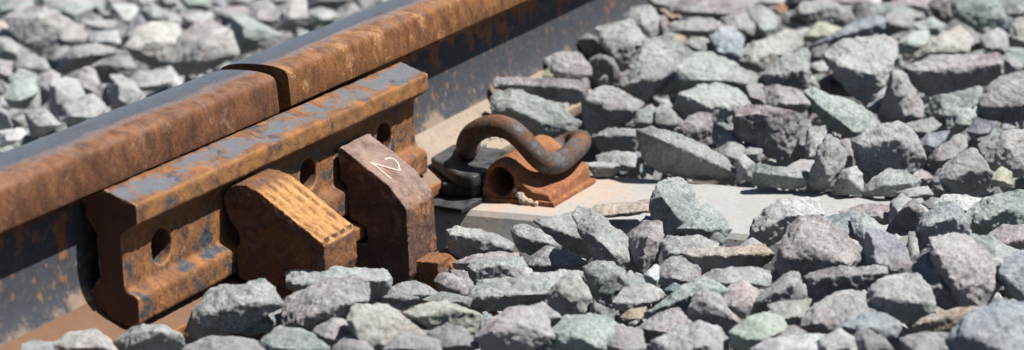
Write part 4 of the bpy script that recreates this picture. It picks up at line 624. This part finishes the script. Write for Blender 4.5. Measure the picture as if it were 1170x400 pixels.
('b',(-388,-17,30),'2,25,5 -1,10,6 1,-7,3 13,-20,3 4,-25,-9 -14,22,-8 -16,1,0 -9,-14,2 -7,-2,4 -6,-3,5 8,2,-3 13,-8,-3 8,2,-3 3,16,-1',"blue grey long flat stone in the foreground, right of the pale grey one"),
('lg',(-400,-2,35),'8,13,10 11,4,7 3,-8,-1 -8,-8,-8 -8,4,-11 -11,-5,3 -10,-11,-3 -1,-5,3 -3,-1,6 3,8,0 6,-1,-5 3,8,0 6,2,-1',"pale grey upright stone in the foreground, left of the blue grey one"),
('mg',(-305,-149,15),'-11,39,1 4,19,10 16,-16,7 10,-30,0 1,-27,-7 -13,38,-9 -19,0,3 -11,-19,2 -1,-15,7 -3,-15,7 -2,27,-3 5,14,0 12,-8,-8 12,-8,-8',"large mauve grey long flat stone in the foreground, left of the large grey green one"),
('mw',(-237,-207,16),'-12,14,2 13,12,15 24,1,14 14,-10,6 -7,-18,-7 -15,-6,-10 -18,7,-8 -23,-3,2 -7,-9,8 -4,0,11 7,5,-11 4,12,-10 11,-2,-9 13,-4,-3',"pale mauve chunky stone in the foreground, just in front of the large mauve one"),
('m',(-212,-351,21),'-21,25,-1 -5,17,11 11,5,17 23,-4,16 22,-23,9 8,-33,-4 -4,-14,-16 -19,12,-18 -27,2,8 -13,-12,11 -15,5,13 5,14,-14 19,-14,-10 13,-3,-14 3,21,-8',"large mauve chunky stone in the foreground, left of the pale mauve one"),
('gp',(-182,-404,14),'-12,31,4 7,22,14 20,2,13 18,-14,8 15,-31,1 0,-33,-13 -18,12,-15 -19,32,-13 -26,-3,6 -22,-16,-2 -5,-17,6 0,-13,8 13,3,-1 19,-13,-7 8,15,-1 2,24,-6',"large pale green flattish stone in the foreground, left of the mauve one"),
('bl',(-186,-322,14),'8,15,7 10,7,9 -1,-15,0 -9,-3,-8 -11,6,-3 -14,0,0 -9,-8,2 -2,1,7 -3,-3,6 9,-3,-5 9,-3,-5 9,-3,-5 3,9,-6',"light blue grey chunky stone in the foreground, left of the large mauve one"),
('to',(-96,-407,5),'-6,12,-1 4,5,5 14,-7,5 0,-10,0 -8,2,-4 -11,2,0 -6,-9,0 -3,-3,3 -4,0,3 2,10,-2 4,5,-4 8,-3,-3 8,-3,-3',"small orange tan stone among the pale near stones"),
('gp',(-85,-450,18),'-22,30,-7 -10,15,4 13,-7,19 14,-16,16 9,-32,10 9,-29,-3 -4,-12,-5 -12,8,-12 -23,24,-19 -28,17,0 -7,-21,14 -8,3,12 -7,5,12 14,16,-9 24,-4,-5 25,-10,-12 14,13,-15',"pale green slab sloping down to the left"),
('lgd',(-98,-475,15),'-14,23,-9 -8,15,10 4,9,19 12,2,14 7,-15,1 0,-26,-7 -1,-21,-16 -3,-6,-15 -14,17,-11 -19,13,8 -12,2,16 -6,-23,-4 -7,-6,10 -2,-5,13 19,-3,-10 11,16,-7 19,-3,-10 15,11,-3',"roof shaped grey stone with a dark hollow underside"),
('mg',(-134,-448,10),'-16,27,-4 3,8,11 21,-5,12 9,-22,1 -9,-11,-6 -15,14,-11 -22,8,5 -12,-17,0 -4,0,9 -7,2,8 14,-1,-1 16,-8,-6 4,15,-11 16,-8,-6',"large mauve grey flattish stone in the foreground, right of the orange tan one"),
('lg',(-161,-484,12),'-8,35,-2 8,18,8 12,0,12 18,-14,8 6,-27,0 -2,-27,-14 -16,32,-16 -25,0,-2 -17,-15,2 -11,-5,6 -8,-9,6 6,12,-2 11,2,-1 15,-6,-3 11,2,-1',"large pale grey flattish stone in the foreground, just in front of the large grey one"),
('lg',(-7,-463,15),'-5,35,0 5,23,6 15,-12,9 18,-28,4 5,-28,-5 -7,-9,-4 -13,3,-6 -15,16,0 -19,3,2 -10,-17,1 -7,4,7 -6,-9,5 15,-5,-1 11,0,-7 11,0,-7 2,23,-4',"pale grey long flat stone in the foreground, just behind the pink one"),
('pk',(-76,-492,20),'-7,16,1 10,13,10 16,3,12 16,-10,6 1,-18,-2 -6,-9,-14 -12,-2,-11 -16,8,-2 -20,0,1 -6,-3,6 -7,-4,6 12,-5,-3 9,2,0 6,3,-11 6,8,-1',"rounded pink mauve stone in the near ballast"),
('gd',(-62,-518,22),'-16,22,-5 -6,12,3 15,-5,17 18,-13,16 6,-21,2 0,-18,-6 -11,3,-8 -14,16,-15 -21,10,0 -6,-15,12 -8,-3,10 -3,-11,13 7,14,-13 7,14,-13 17,0,-1 17,-5,-11',"large dark grey green chunky stone in the foreground, just behind the cream grey one"),
('gp2',(-151,-532,21),'-9,22,0 6,10,9 19,-2,11 22,-14,8 10,-21,0 -10,-12,-3 -18,1,-12 -14,18,-12 -21,1,-1 -15,-13,-1 -6,-8,5 -3,-4,7 9,8,-3 9,8,-3 13,-1,-1 9,8,-3',"bright pale green stone low in the near ballast"),
('md',(-144,-549,15),'-8,21,-2 7,12,6 12,-6,8 12,-18,2 -9,-9,-2 -10,10,-8 -14,-2,1 -8,-15,-1 -5,-7,4 -4,-7,4 2,15,-4 11,-2,0 3,10,-7 11,-2,0',"dark mauve flattish stone in the foreground, just behind the large whitish one"),
('w',(-168,-561,15),'-11,28,0 -1,14,7 10,-5,8 24,-24,7 11,-33,-4 -11,-5,-7 -14,27,-10 -19,2,3 -12,-12,3 -2,-11,7 -9,0,7 1,19,-8 9,2,-9 18,-13,-2 7,11,-2',"large whitish long flat stone in the foreground, just in front of the dark mauve one"),
('md',(-27,-563,28),'-16,29,4 -12,26,9 3,4,12 18,-32,10 10,-35,5 0,-20,-4 -7,1,-7 -13,18,-12 -17,25,-21 -23,19,8 -12,-4,8 2,-33,9 -9,0,10 -3,-11,11 17,8,-13 11,23,-7 28,-13,-7 22,-4,-13',"flat topped mauve block with a dark front in the near ballast"),
('mg',(-85,-580,18),'-29,29,-5 -8,22,11 10,13,15 35,-12,12 24,-23,6 2,-30,-6 -9,-12,-13 -28,16,-11 -36,12,3 -10,-9,10 -11,-7,10 22,-11,-5 22,-11,-5 14,-1,-13 3,24,-11',"large mauve grey flattish stone in the foreground, just behind the whitish one"),
('lg',(-50,-616,25),'-22,23,0 -4,23,12 15,10,16 26,-7,15 13,-21,7 4,-30,-3 1,-25,-14 -12,-5,-18 -17,13,-13 -26,12,8 -16,-13,3 -9,5,13 -5,-6,11 9,12,-14 9,12,-14 15,7,-2 21,-10,-6',"large pale grey chunky stone in the foreground, just in front of the mauve one"),
('bl',(-101,-610,17),'-14,27,1 2,11,9 13,-5,8 9,-20,1 4,-19,-10 -9,-6,-8 -15,14,-4 -20,11,3 -11,-7,2 -5,2,6 -7,4,6 12,-1,-2 12,-1,-2 12,-1,-2 15,-9,-6',"light blue grey long flat stone in the foreground, just behind the dark charcoal one"),
('d',(-147,-622,17),'0,16,2 16,17,10 8,3,9 2,-10,6 -3,-21,-4 -4,-18,-11 -14,12,-11 -19,-3,0 -14,-14,3 -7,2,7 -7,5,7 13,-7,-11 11,4,-2 11,4,-2 7,11,-4',"dark charcoal chunky stone in the foreground, just in front of the light blue grey one"),
('tn',(-68,-656,15),'-22,21,0 -11,14,5 13,-2,7 28,-21,7 23,-25,2 0,-14,-4 -7,-4,-9 -20,15,-5 -26,14,4 -10,-6,8 -8,-3,8 12,-1,-2 18,-15,-4 5,13,-8 5,13,-8',"flat tan brown stone at the lower right"),
('bl',(-108,-699,25),'-30,23,-2 -16,18,9 9,6,16 30,-6,15 43,-32,12 7,-40,-25 -30,19,-19 -38,7,5 -19,-1,11 -21,7,14 23,-21,-19 20,-4,-1 6,19,-11 15,5,-3',"huge smooth blue grey stone in the bottom right corner"),
('m',(-137,-663,16),'1,24,4 11,7,9 12,-12,9 4,-22,1 -3,-16,-9 -14,14,-8 -19,5,1 -9,-16,2 -8,4,6 -8,6,7 14,-10,-5 13,-6,-1 3,11,-8 3,11,-8',"mauve flattish stone in the foreground, just in front of the large tan brown one"),
('w',(-158,-598,17),'0,16,4 14,3,10 8,-11,6 1,-18,-8 -13,12,-9 -18,2,1 -11,-12,3 -3,-7,7 -8,5,5 12,-5,-2 12,-5,-2 3,10,-8 3,10,-8',"whitish chunky stone in the foreground, just in front of the large mauve grey one"),
('mp',(42,-517,31),'-27,29,-7 -18,27,5 8,28,16 15,18,25 26,5,25 31,-10,14 20,-27,6 8,-38,-6 2,-35,-16 -13,-11,-18 -24,14,-22 -25,25,-15 -35,16,2 -24,-3,12 -15,-30,-3 -10,10,18 -8,-11,13 27,-10,-9 26,-13,-18 27,-10,-9 9,27,-14',"big domed mauve pink stone overlapping the sleeper"),
('w',(146,-455,24),'-20,30,-16 -9,27,4 10,13,16 15,-3,21 33,-23,16 16,-32,6 2,-21,2 -12,-7,-2 -18,4,-14 -20,14,-21 -29,12,1 -17,-9,11 -12,9,13 -14,-14,11 22,-6,-10 27,-13,-8 10,16,-17 17,4,-11',"white quartz streaked rock on the sleeper edge"),
('lg',(90,-448,10),'1,18,5 12,8,12 4,-14,3 -2,-14,-8 -12,1,-7 -15,2,1 -10,-9,3 -4,-2,6 -7,2,5 4,12,-2 6,5,-7 12,-5,-3 10,-5,-8',"pale grey chunky stone by the sleeper, right of the large tan one"),
('tl',(162,-504,20),'-1,26,5 10,2,8 23,-4,10 10,-21,2 -3,-21,-13 -15,-2,-1 -16,12,1 -22,5,1 -13,-18,-3 -5,-4,5 -10,1,5 7,12,-6 11,4,-7 18,-10,-5 6,17,-2',"teal grey flattish stone by the sleeper, left of the whitish green one"),
('pk',(243,-506,9),'-7,31,4 9,6,10 19,-16,7 2,-21,-8 -8,1,-7 -15,18,-1 -20,12,2 -10,-10,3 -5,-7,7 -5,-10,5 9,6,0 13,-8,-8 7,6,-7 13,-8,-8',"pink long flat stone by the sleeper, just behind the whitish green one"),
('wg',(148,-528,21),'14,17,9 21,8,12 5,-19,3 -10,-15,-7 -13,-2,-12 -6,9,-1 -19,-6,-2 -14,-16,1 -5,0,7 -4,-6,7 8,10,0 8,10,0 7,8,-6 8,3,-11',"whitish green chunky stone by the sleeper, just in front of the pink one"),
('mb',(75,-570,26),'-16,23,-11 -13,15,20 7,13,17 23,1,9 11,-15,0 0,-22,-15 -16,-5,-15 -17,7,-13 -23,7,18 -27,2,-3 4,-6,9 6,-5,10 16,-5,-8 16,-5,-8 14,2,-3 16,-5,-8',"mauve block with a sharp upright edge and dark left side"),
('cm',(18,-648,34),'-5,26,25 23,16,23 40,2,17 25,-18,5 -2,-35,-12 -15,-22,-30 -23,-5,-26 -27,11,-4 -26,19,13 -36,10,20 -36,-3,-4 5,-8,14 3,-11,14 16,5,-23 27,-14,-18 14,15,-15 19,11,-1',"large cream mauve boulder at the right"),
('md',(4,-629,27),'0,22,3 23,21,14 32,10,23 -1,-5,11 -5,-24,-19 -13,-14,-22 -21,3,-5 -33,0,-4 -26,-11,2 -16,-6,7 -5,-9,14 17,2,-6 13,13,-2 19,-9,-18 17,6,1',"large dark mauve upright stone in the foreground, left of the large cream pink one"),
('bl',(133,-602,35),'-17,22,-5 -3,17,11 12,5,19 17,-7,19 6,-23,7 7,-25,-7 -8,-9,-8 -14,6,-9 -12,18,-25 -23,10,6 -11,-13,11 -6,-10,14 -6,-9,14 12,9,-14 9,18,-11 16,1,-13 22,-9,-8',"rounded blue grey stone above the cream mauve boulder"),
('md',(199,-557,22),'-4,25,-14 -8,10,9 8,0,17 0,-15,4 -2,-10,-11 -6,9,-17 -13,-6,11 -8,-7,13 -11,1,14 12,-4,-7 12,-4,-7 10,3,-1 9,-2,-12',"dark mauve chunky stone by the sleeper, just in front of the pale grey one"),
('lg',(240,-537,18),'5,14,6 15,6,12 17,-7,6 -13,-4,-3 -11,10,-18 -18,-2,-1 -15,-11,-4 -8,-2,3 -13,2,3 11,-3,-2 8,4,1 11,-3,-2 11,-3,-2',"pale grey upright stone by the sleeper, just behind the dark mauve one"),
('w',(275,-581,17),'-8,25,0 6,17,8 11,5,7 5,-6,2 20,-26,2 -8,-14,-6 -14,-1,-8 -22,9,0 -9,-21,-3 -6,-2,4 -12,-2,2 17,-14,-3 6,11,0 10,3,0 3,17,-4',"whitish long flat stone by the sleeper, just in front of the dark charcoal one"),
('d',(284,-553,13),'-1,12,1 6,2,5 7,-8,2 -8,0,-5 -11,1,-1 -7,-6,-1 -2,0,3 -3,1,3 4,2,0 2,3,-4 6,-4,-1 6,-4,-1',"small dark charcoal flattish stone by the sleeper, right of the pale grey one"),
('gp',(209,-630,27),'-12,26,1 4,20,11 13,1,18 37,-30,18 11,-36,-9 -7,-12,-10 -13,3,-16 -22,15,-12 -29,11,0 -15,-13,10 -7,4,14 -11,-16,12 9,14,-14 12,13,-3 24,-18,-12 8,18,-8',"big pale green block at the right edge"),
('m',(172,-655,17),'-6,25,1 7,13,11 20,-16,12 2,-20,-11 -13,0,-6 -15,12,0 -20,8,1 -10,-12,4 -4,8,9 -10,2,6 13,-8,-9 13,-8,-9 8,5,-8 16,-8,0',"mauve flattish stone by the sleeper, just behind the large pale green one"),
('gp',(90,-658,25),'17,27,13 14,9,14 9,-9,7 9,-22,1 -5,-21,-12 -16,-6,-18 -20,2,-2 -2,17,4 -25,-1,-1 -19,-15,-2 -4,-4,9 -8,-7,7 20,-10,-8 10,13,-6 10,13,-6 10,16,-1',"large pale green chunky stone by the sleeper, just in front of the mauve one"),
('bl',(31,-689,27),'-14,11,6 8,10,16 32,-11,16 0,-19,-24 -12,-6,-19 -20,1,-8 -26,1,5 -4,-9,12 -2,-8,13 10,6,-3 10,6,-3 10,6,-3 7,10,-8',"large light blue grey upright stone in the foreground, just in front of the mauve one"),
('m',(66,-584,16),'0,16,1 10,6,10 2,-13,1 -2,-11,-8 -10,10,-6 -14,2,0 -10,-4,3 -2,0,7 -6,-6,5 10,-5,-5 8,-3,-8 7,4,0 7,4,0',"mauve chunky stone in the foreground, just in front of the large mauve blue one"),
('g',(98,-585,21),'-13,4,-11 19,9,11 24,2,14 -8,-9,0 -12,-4,-13 -18,-2,-3 -15,-5,1 -7,-4,5 -7,-2,5 7,2,-11 9,4,0 11,0,1 9,4,0',"grey upright stone by the sleeper, just behind the mauve one"),
('cg',(-92,-537,18),'4,20,5 10,0,8 20,-14,8 -1,-16,-5 -10,-3,-10 -11,12,-6 -16,-2,0 -11,-11,2 -2,-8,7 -5,-6,5 6,2,-9 9,1,-1 4,12,-2 4,12,-2',"cream grey chunky stone in the foreground, just behind the dark mauve one"),
('m',(-184,-432,8),'-6,16,4 14,10,14 20,-9,10 5,-19,0 -6,-11,-9 -12,10,-9 -17,0,5 -14,-9,2 -8,-2,8 -5,-2,9 10,-2,-9 10,-2,-9 5,10,-8 5,10,-8',"mauve chunky stone in the foreground, just in front of the orange tan one"),
('mw',(-145,-339,12),'-2,16,4 13,-4,10 7,-24,0 -4,-8,-9 -9,10,-1 -12,-3,3 -7,-13,3 -8,2,6 -1,-4,8 9,-1,-8 5,10,-5 5,10,-5 5,10,-5',"pale mauve flattish stone in the foreground, right of the large mauve one"),
('g',(-98,-240,3),'-4,26,0 4,8,7 8,-20,2 3,-18,-5 -8,7,-4 -11,-1,2 -4,-15,2 -1,-11,5 -4,0,6 0,17,-3 3,8,-5 10,-7,-6 5,6,-1',"grey long flat stone in the foreground, just in front of the mauve one"),
('lg',(-60,-341,11),'-9,11,2 13,4,12 -2,-15,2 -2,-9,-10 -9,8,-10 -12,0,4 -8,-10,4 1,-3,9 -3,4,9 9,3,0 4,11,-5 10,-4,-6 8,-1,-10',"pale grey chunky stone in the foreground, right of the large cream grey one"),
]
LOOSE = {
2228: "pale green stone half hidden in the foreground, just behind the large pale green flattish one",
4535: "dark mauve stone half hidden behind the sleeper, right of the dark mauve long flat one",
2966: "mauve stone half hidden behind the sleeper, just in front of the pale grey upright one",
3200: "light blue grey stone half hidden behind the sleeper, left of the dark charcoal chunky one",
3116: "pale grey stone half hidden behind the sleeper, right of the cream yellow chunky one",
4295: "grey stone half hidden behind the sleeper, left of the pale green chunky one",
3452: "small mauve stone half hidden beyond the rail, right of the mauve chunky one",
3046: "small cream pink stone half hidden behind the sleeper, left of the large grey flattish one",
3047: "small grey stone half hidden behind the sleeper, right of the grey green flattish one",
4654: "small cream pink stone half hidden beyond the rail, right of the whitish green flattish one",
3062: "small pale grey stone half hidden beyond the rail, just behind the whitish flattish one",
2221: "small whitish stone half hidden in the foreground, right of the dark charcoal chunky one",
3142: "small pale grey stone half hidden beyond the rail, right of the grey upright one",
3039: "small mauve stone half hidden behind the sleeper, just behind the pale grey long flat one",
3745: "small light blue grey stone half hidden behind the sleeper, left of the grey flattish one",
3506: "small whitish stone half hidden behind the sleeper, right of the mauve chunky one",
2907: "small grey stone half hidden beyond the rail, right of the whitish flattish one",
2965: "small grey stone half hidden behind the sleeper, just in front of the mauve flattish one",
4323: "small dark mauve stone half hidden beyond the rail, left of the whitish chunky one",
3436: "small pale mauve stone half hidden behind the sleeper, just behind the grey upright one",
3043: "small light blue grey stone half hidden behind the sleeper, left of the mauve flattish one",
4552: "small mauve stone half hidden beyond the rail, right of the dark charcoal long flat one",
4691: "small light blue grey stone half hidden behind the sleeper, left of the cream chunky one",
4695: "small whitish stone half hidden behind the sleeper, left of the mauve grey flattish one",
2967: "small pale mauve stone half hidden behind the sleeper, left of the grey green flattish one",
3532: "small pale mauve stone half hidden beyond the rail, just behind the mauve chunky one",
3376: "small pale green stone half hidden beyond the rail, right of the pale green chunky one",
4562: "small pale mauve stone half hidden beyond the rail, right of the grey green chunky one",
4081: "small dark mauve stone half hidden beyond the rail, left of the whitish green flattish one",
2888: "small pale mauve stone half hidden behind the sleeper, just behind the large whitish chunky one",
3140: "small pale grey stone half hidden beyond the rail, right of the pale grey chunky one",
3037: "small pale green stone half hidden behind the sleeper, right of the whitish long flat one",
3286: "small dark mauve stone half hidden behind the sleeper, left of the dark charcoal chunky one",
2964: "small pale grey stone half hidden by the sleeper, just behind the teal grey flattish one",
4405: "small pale grey stone half hidden beyond the rail, left of the whitish chunky one",
4396: "small dark grey green stone half hidden beyond the rail, right of the grey flattish one",
4606: "small light blue grey stone half hidden beyond the rail, left of the grey flattish one",
4160: "small dark mauve stone half hidden beyond the rail, right of the grey flattish one",
4140: "small whitish stone half hidden behind the sleeper, right of the large pale grey chunky one",
3763: "small pale grey stone half hidden beyond the rail, left of the large grey flattish one",
3759: "small whitish stone half hidden beyond the rail, right of the pale grey flattish one",
4480: "small dark grey green stone half hidden beyond the rail, just behind the largest cream stone",
3690: "small dark grey green stone half hidden beyond the rail, just behind the mauve upright one",
3511: "small dark mauve stone half hidden behind the sleeper, right of the mauve flattish one",
3302: "small whitish stone half hidden beyond the rail, just behind the grey upright one",
3060: "small dark grey green stone half hidden beyond the rail, right of the whitish flattish one",
2963: "small whitish stone half hidden by the sleeper, just behind the pink long flat one",
4315: "small pale mauve stone half hidden beyond the rail, right of the dark mauve chunky one",
3450: "small pale mauve stone half hidden beyond the rail, right of the pale grey chunky one",
3195: "small grey green stone half hidden behind the sleeper, left of the mauve chunky one",
4237: "small pale mauve stone half hidden beyond the rail, right of the pale grey flattish one",
3608: "small cream pink stone half hidden beyond the rail, just behind the mauve chunky one",
3685: "small pale grey stone half hidden beyond the rail, right of the pale grey flattish one",
2969: "small grey stone half hidden behind the sleeper, just behind the large speckled grey chunky one",
4167: "small mauve grey stone half hidden beyond the rail, just behind the bluish white flattish one",
4454: "small grey stone half hidden behind the sleeper, just behind the purple chunky one",
3687: "small pale grey stone half hidden beyond the rail, right of the dark mauve flattish one",
3757: "small grey green stone half hidden beyond the rail, right of the large cream chunky one",
3377: "small mauve grey stone half hidden beyond the rail, left of the pale green chunky one",
3428: "small whitish stone half hidden behind the sleeper, just behind the mauve chunky one",
3427: "small pale green stone half hidden behind the sleeper, right of the pale green chunky one",
4559: "small pale grey stone half hidden beyond the rail, just behind the small mauve flattish one",
4379: "small grey stone half hidden behind the sleeper, left of the mauve grey flattish one",
3764: "small pale grey stone half hidden beyond the rail, just behind the mauve upright one",
3534: "small whitish stone half hidden beyond the rail, left of the mauve upright one",
3505: "small pale grey stone half hidden behind the sleeper, right of the pale green chunky one",
2825: "small grey green stone half hidden behind the sleeper, just behind the pale grey upright one",
2152: "small dark grey green stone half hidden in the foreground, just behind the mauve chunky one",
4159: "small grey green stone half hidden beyond the rail, right of the dark mauve chunky one",
3923: "small pale mauve stone half hidden beyond the rail, just behind the dark mauve flattish one",
3821: "small grey green stone half hidden behind the sleeper, left of the dark red chunky one",
3456: "small grey green stone half hidden beyond the rail, left of the pale green chunky one",
2447: "small mauve stone half hidden in the foreground, just behind the cream grey chunky one",
4221: "small whitish stone half hidden behind the sleeper, left of the pale grey long flat one",
4407: "small dark grey green stone half hidden beyond the rail, left of the whitish chunky one",
4693: "small grey green stone half hidden behind the sleeper, right of the whitish green flattish one",
}
PAL = dict(lg=(.42, .415, .405), cg=(.46, .45, .40), mb=(.34, .32, .36), cy=(.47, .48, .38), to=(.46, .34, .20), y=(.58, .54, .38), b=(.24, .27, .30), bd=(.16, .17, .20), mg=(.36, .335, .34), cb=(.45, .41, .39),
           c=(.54, .49, .44), m=(.37, .315, .32), bl=(.36, .39, .42), cm=(.50, .445, .425), wg=(.47, .50, .47), w=(.68, .67, .66), tl=(.22, .28, .29), p=(.235, .175, .195), gk=(.38, .41, .40), mw=(.46, .42, .42),
           g=(.31, .305, .30), o=(.50, .20, .06), gd=(.25, .27, .26), d=(.17, .165, .17), mp=(.40, .34, .34), gg=(.34, .37, .345), gp2=(.42, .50, .42), pk=(.46, .385, .38), gpm=(.43, .43, .40), gp=(.42, .465, .42),
           t=(.55, .41, .30), bw=(.50, .52, .54), lgd=(.38, .375, .37), r=(.16, .06, .055), md=(.26, .225, .235), tn=(.42, .30, .20))
PAL = {k: (v[0]*1.0, v[1]*1.055, v[2]*1.045) for k, v in PAL.items()}
def hull_mesh(pts, size, k):
    bm = bmesh.new()
    vs = [bm.verts.new(p) for p in pts]
    r = bmesh.ops.convex_hull(bm, input=vs)
    bmesh.ops.delete(bm, geom=[v for v in set(r['geom_interior']+r['geom_unused']) if isinstance(v, bmesh.types.BMVert)], context='VERTS')
    me = mesh(bm)
    return me
TS = [tex('stone_lumps_%d' % i, 'CLOUDS', s_, 2) for i, s_ in enumerate((.012, .020, .032))]
TV2 = tex('chip_cells', 'VORONOI', .007)
def cook_stone(me, size, k=1):
    big = TS[0] if size < .03 else TS[1] if size < .055 else TS[2]
    vx = max(.0012, size/30)
    return cook(me, [voxel(vx), disp(big, size*.07*k, 'GLOBAL'), disp(TV, size*.05*k, 'GLOBAL'), disp(TV2, size*.05*k, 'GLOBAL'), disp(TC2, size*.055*k, 'GLOBAL'), disp(TC3, min(.0016, size*.028), 'GLOBAL')])
rr = random.Random(11)
for i, (ck, c, pts, label) in enumerate(STONES):
    P = [Vector([float(a)/1000 for a in q.split(',')]) for q in pts.split()]
    mn = Vector([min(p[k] for p in P) for k in range(3)]); mx = Vector([max(p[k] for p in P) for k in range(3)])
    dd = sorted(mx-mn); size = (dd[1]*dd[0])**.5
    cc = Vector(c)/1000
    me = hull_mesh([p+cc for p in P], size, i)
    me = cook_stone(me, min(size, .045), .5 if cc.y > .1 else 1)
    me.transform(Matrix.Translation(-cc)); me.set_sharp_from_angle(angle=rad(32))
    o = link('ballast_stone', me, M['stone'], None, cc)
    col = PAL[ck]; v = rr.uniform(.92, 1.08)*(1.12 if cc.y > .1 else 1)
    o.color = (min(1, col[0]*v*rr.uniform(.97, 1.03)), min(1, col[1]*v*rr.uniform(.98, 1.02)), min(1, col[2]*v*rr.uniform(.97, 1.03)), 1)
    tag(o, label, 'stone', 'ballast stones round the rail joint')

# ---------------------------------------------------------------- the ballast underneath and all around, as one mass
rr = random.Random(3)
protos = []
for k in range(14):
    pts = []
    ax = (rr.uniform(.8, 1.35), rr.uniform(.65, 1.0), rr.uniform(.5, .8))
    for j in range(13):
        v = Vector((rr.gauss(0, 1), rr.gauss(0, 1), rr.gauss(0, 1))).normalized(); pts.append(Vector((v.x*ax[0], v.y*ax[1], v.z*ax[2]))*rr.uniform(.85, 1.05))
    hm = hull_mesh([p*.03 for p in pts], .05, k)
    big_, ridge, fine = disp(TS[1], .0045), disp(TV, .0025), disp(TC2, .0016)
    sets = [cook(hm.copy(), [('SUBSURF', dict(subdivision_type='SIMPLE', levels=1)), disp(TS[1], .003)]), cook(hm.copy(), [voxel(.0056), big_, ridge, fine]), hm.copy(), cook(hm, [voxel(.0024), big_, ridge, fine])]
    protos.append(([[v.co.copy() for v in q.vertices] for q in sets], [[tuple(p.vertices) for p in q.polygons] for q in sets]))
V, FA, CO, FILL_LOG = [], [], [], []
keys = ['lg', 'g', 'gg', 'm', 'mg', 'gd', 'cm', 'md', 'gp', 'mw', 'bl', 'w']
def top(x, y):
    if y > .10: return -.006
    if x > .37: return (-.008 if x < .5 else -.002) if (y < -.28 or x < .6) else .018
    if y > -.26: return -.034 if x > .02 else -.012
    return -.006
fill_no = 0
def add_fill(x, y, z, s_, lod):
    global fill_no
    fill_no += 1
    pv, pf = protos[rr.randrange(len(protos))]
    q = Euler((rr.uniform(0, 6.28), rr.uniform(0, 6.28), rr.uniform(0, 6.28))).to_matrix()
    base = len(V); k_ = rr.choice(keys); k = PAL[k_]; w = rr.uniform(.85, 1.1)
    if fill_no in LOOSE:
        me = bpy.data.meshes.new('m'); me.from_pydata([tuple(q @ v * s_) for v in pv[3]], [], pf[3]); me.polygons.foreach_set('use_smooth', [True]*len(me.polygons)); me.set_sharp_from_angle(angle=rad(38))
        o = link('ballast_stone', me, M['stone'], None, (x, y, z)); o.color = (k[0]*w, k[1]*w, k[2]*w, 1)
        tag(o, LOOSE[fill_no], 'stone', 'ballast stones round the rail joint'); return
    FILL_LOG.append((fill_no, x, y, z, s_, k_))
    for v in pv[lod]:
        p = q @ v * s_; V.append((p.x+x, p.y+y, p.z+z))
    for f in pf[lod]: FA.append(tuple(base+i for i in f))
    CO.append((len(pf[lod]), (k[0]*w, k[1]*w, k[2]*w, 1)))
step = .040
for ix in range(-45, 116):
    for iy in range(-40, 55):
        x = ix*step + rr.uniform(-.014, .014); y = iy*step*1.0 + rr.uniform(-.014, .014)
        if x < -1.2 and y < -.4 and x < -1.0: pass
        near = (-.35 < x < 1.2 and -.85 < y < 1.0)
        if abs(y) < .085 and not (x > .62 and -.085 < y < -.03): continue
        if SX0-.02 < x < SX1+.02 and -.56 < y < .45: continue
        if -.20 < x < .15 and -.20 < y < 0: continue
        if x < -1.25 and y < -.5: continue          # keep the spot where the photographer crouches clear of tall stones
        if not near and rr.random() < .5 and (x > 1.3 or y > 1.1 or x < -.4): continue
        s_ = rr.uniform(.62, 1.05)*(1 if near else 1.2)
        z = top(x, y) - .008 - .030*s_ + (.036 if abs(y) < .085 else 0) + rr.uniform(-.006, .003)
        add_fill(x, y, z, s_, 1 if (near and x < .75 and y < .75) else 0 if near else 2)
# stones tucked below the rail foot and around the clamps
for i in range(120):
    x = rr.uniform(-1.0, .18); y = rr.uniform(-.20, -.08)
    add_fill(x, y, -.062, rr.uniform(.6, .8), 1)
for i in range(60):
    x = rr.uniform(-1.8, 3); y = rr.choice((-1, 1))*rr.uniform(.02, .09)
    if SX0-.03 < x < SX1+.03: continue
    add_fill(x, y, -.036, rr.uniform(.6, .8), 0)
# chips and grit between the stones and on the concrete
def chip(x, y, z, s_):
    pv, pf = protos[rr.randrange(len(protos))]; pv = [pv[2]]; pf = [pf[2]]; q = Euler((rr.uniform(0, 6.28), rr.uniform(0, 6.28), rr.uniform(0, 6.28))).to_matrix()
    base = len(V); k = PAL[rr.choice(keys)]
    for v in pv[0]:
        p = q @ v * s_; V.append((p.x+x, p.y+y, p.z+z))
    for f in pf[0]: FA.append(tuple(base+i for i in f))
    CO.append((len(pf[0]), (*k, 1)))
for i in range(1500):
    x = rr.uniform(-.5, 1.1); y = rr.uniform(-.8, -.03)
    if SX0-.05 < x < SX1+.05 and y > -.55:
        continue
    if abs(y) < .085 and x < .45: continue
    if -.16 < x < .13 and -.16 < y: continue
    chip(x, y, top(x, y)-.012+rr.uniform(-.004, .004)+(.03 if abs(y) < .085 else 0), rr.uniform(.10, .32))
for i in range(60):
    y = -.21-.32*rr.random()**1.2; x = (SX0+.006+abs(rr.gauss(0, .018))) if rr.random() < .55 else (SX1-.006-abs(rr.gauss(0, .012)))
    s_ = rr.uniform(.02, .10); chip(x, y, -.004-.012*(abs(y)-.2)/.33*1.0+.013*s_, s_)
for i in range(90):
    chip(rr.uniform(.25, .6), rr.uniform(-.072, -.035), .024-rr.random()*.004, rr.uniform(.03, .12))
me = bpy.data.meshes.new('m'); me.from_pydata(V, [], FA)
ca = me.attributes.new('stone_colour', 'FLOAT_COLOR', 'FACE'); buf = []
for n_, c_ in CO: buf.extend(c_*n_)
ca.data.foreach_set('color', buf)
me.polygons.foreach_set('use_smooth', [True]*len(me.polygons))
me.set_sharp_from_angle(angle=rad(38))
tag(link('ballast', me, M['fill']), 'crushed grey and mauve ballast filling the track bed', None, None, 'stuff')
print('fill faces', len(FA), 'all', sum(len(o.data.polygons) for o in SC.objects if o.type == 'MESH'), 'stones', sum(len(o.data.polygons) for o in SC.objects if o.name.startswith('ballast_stone')))
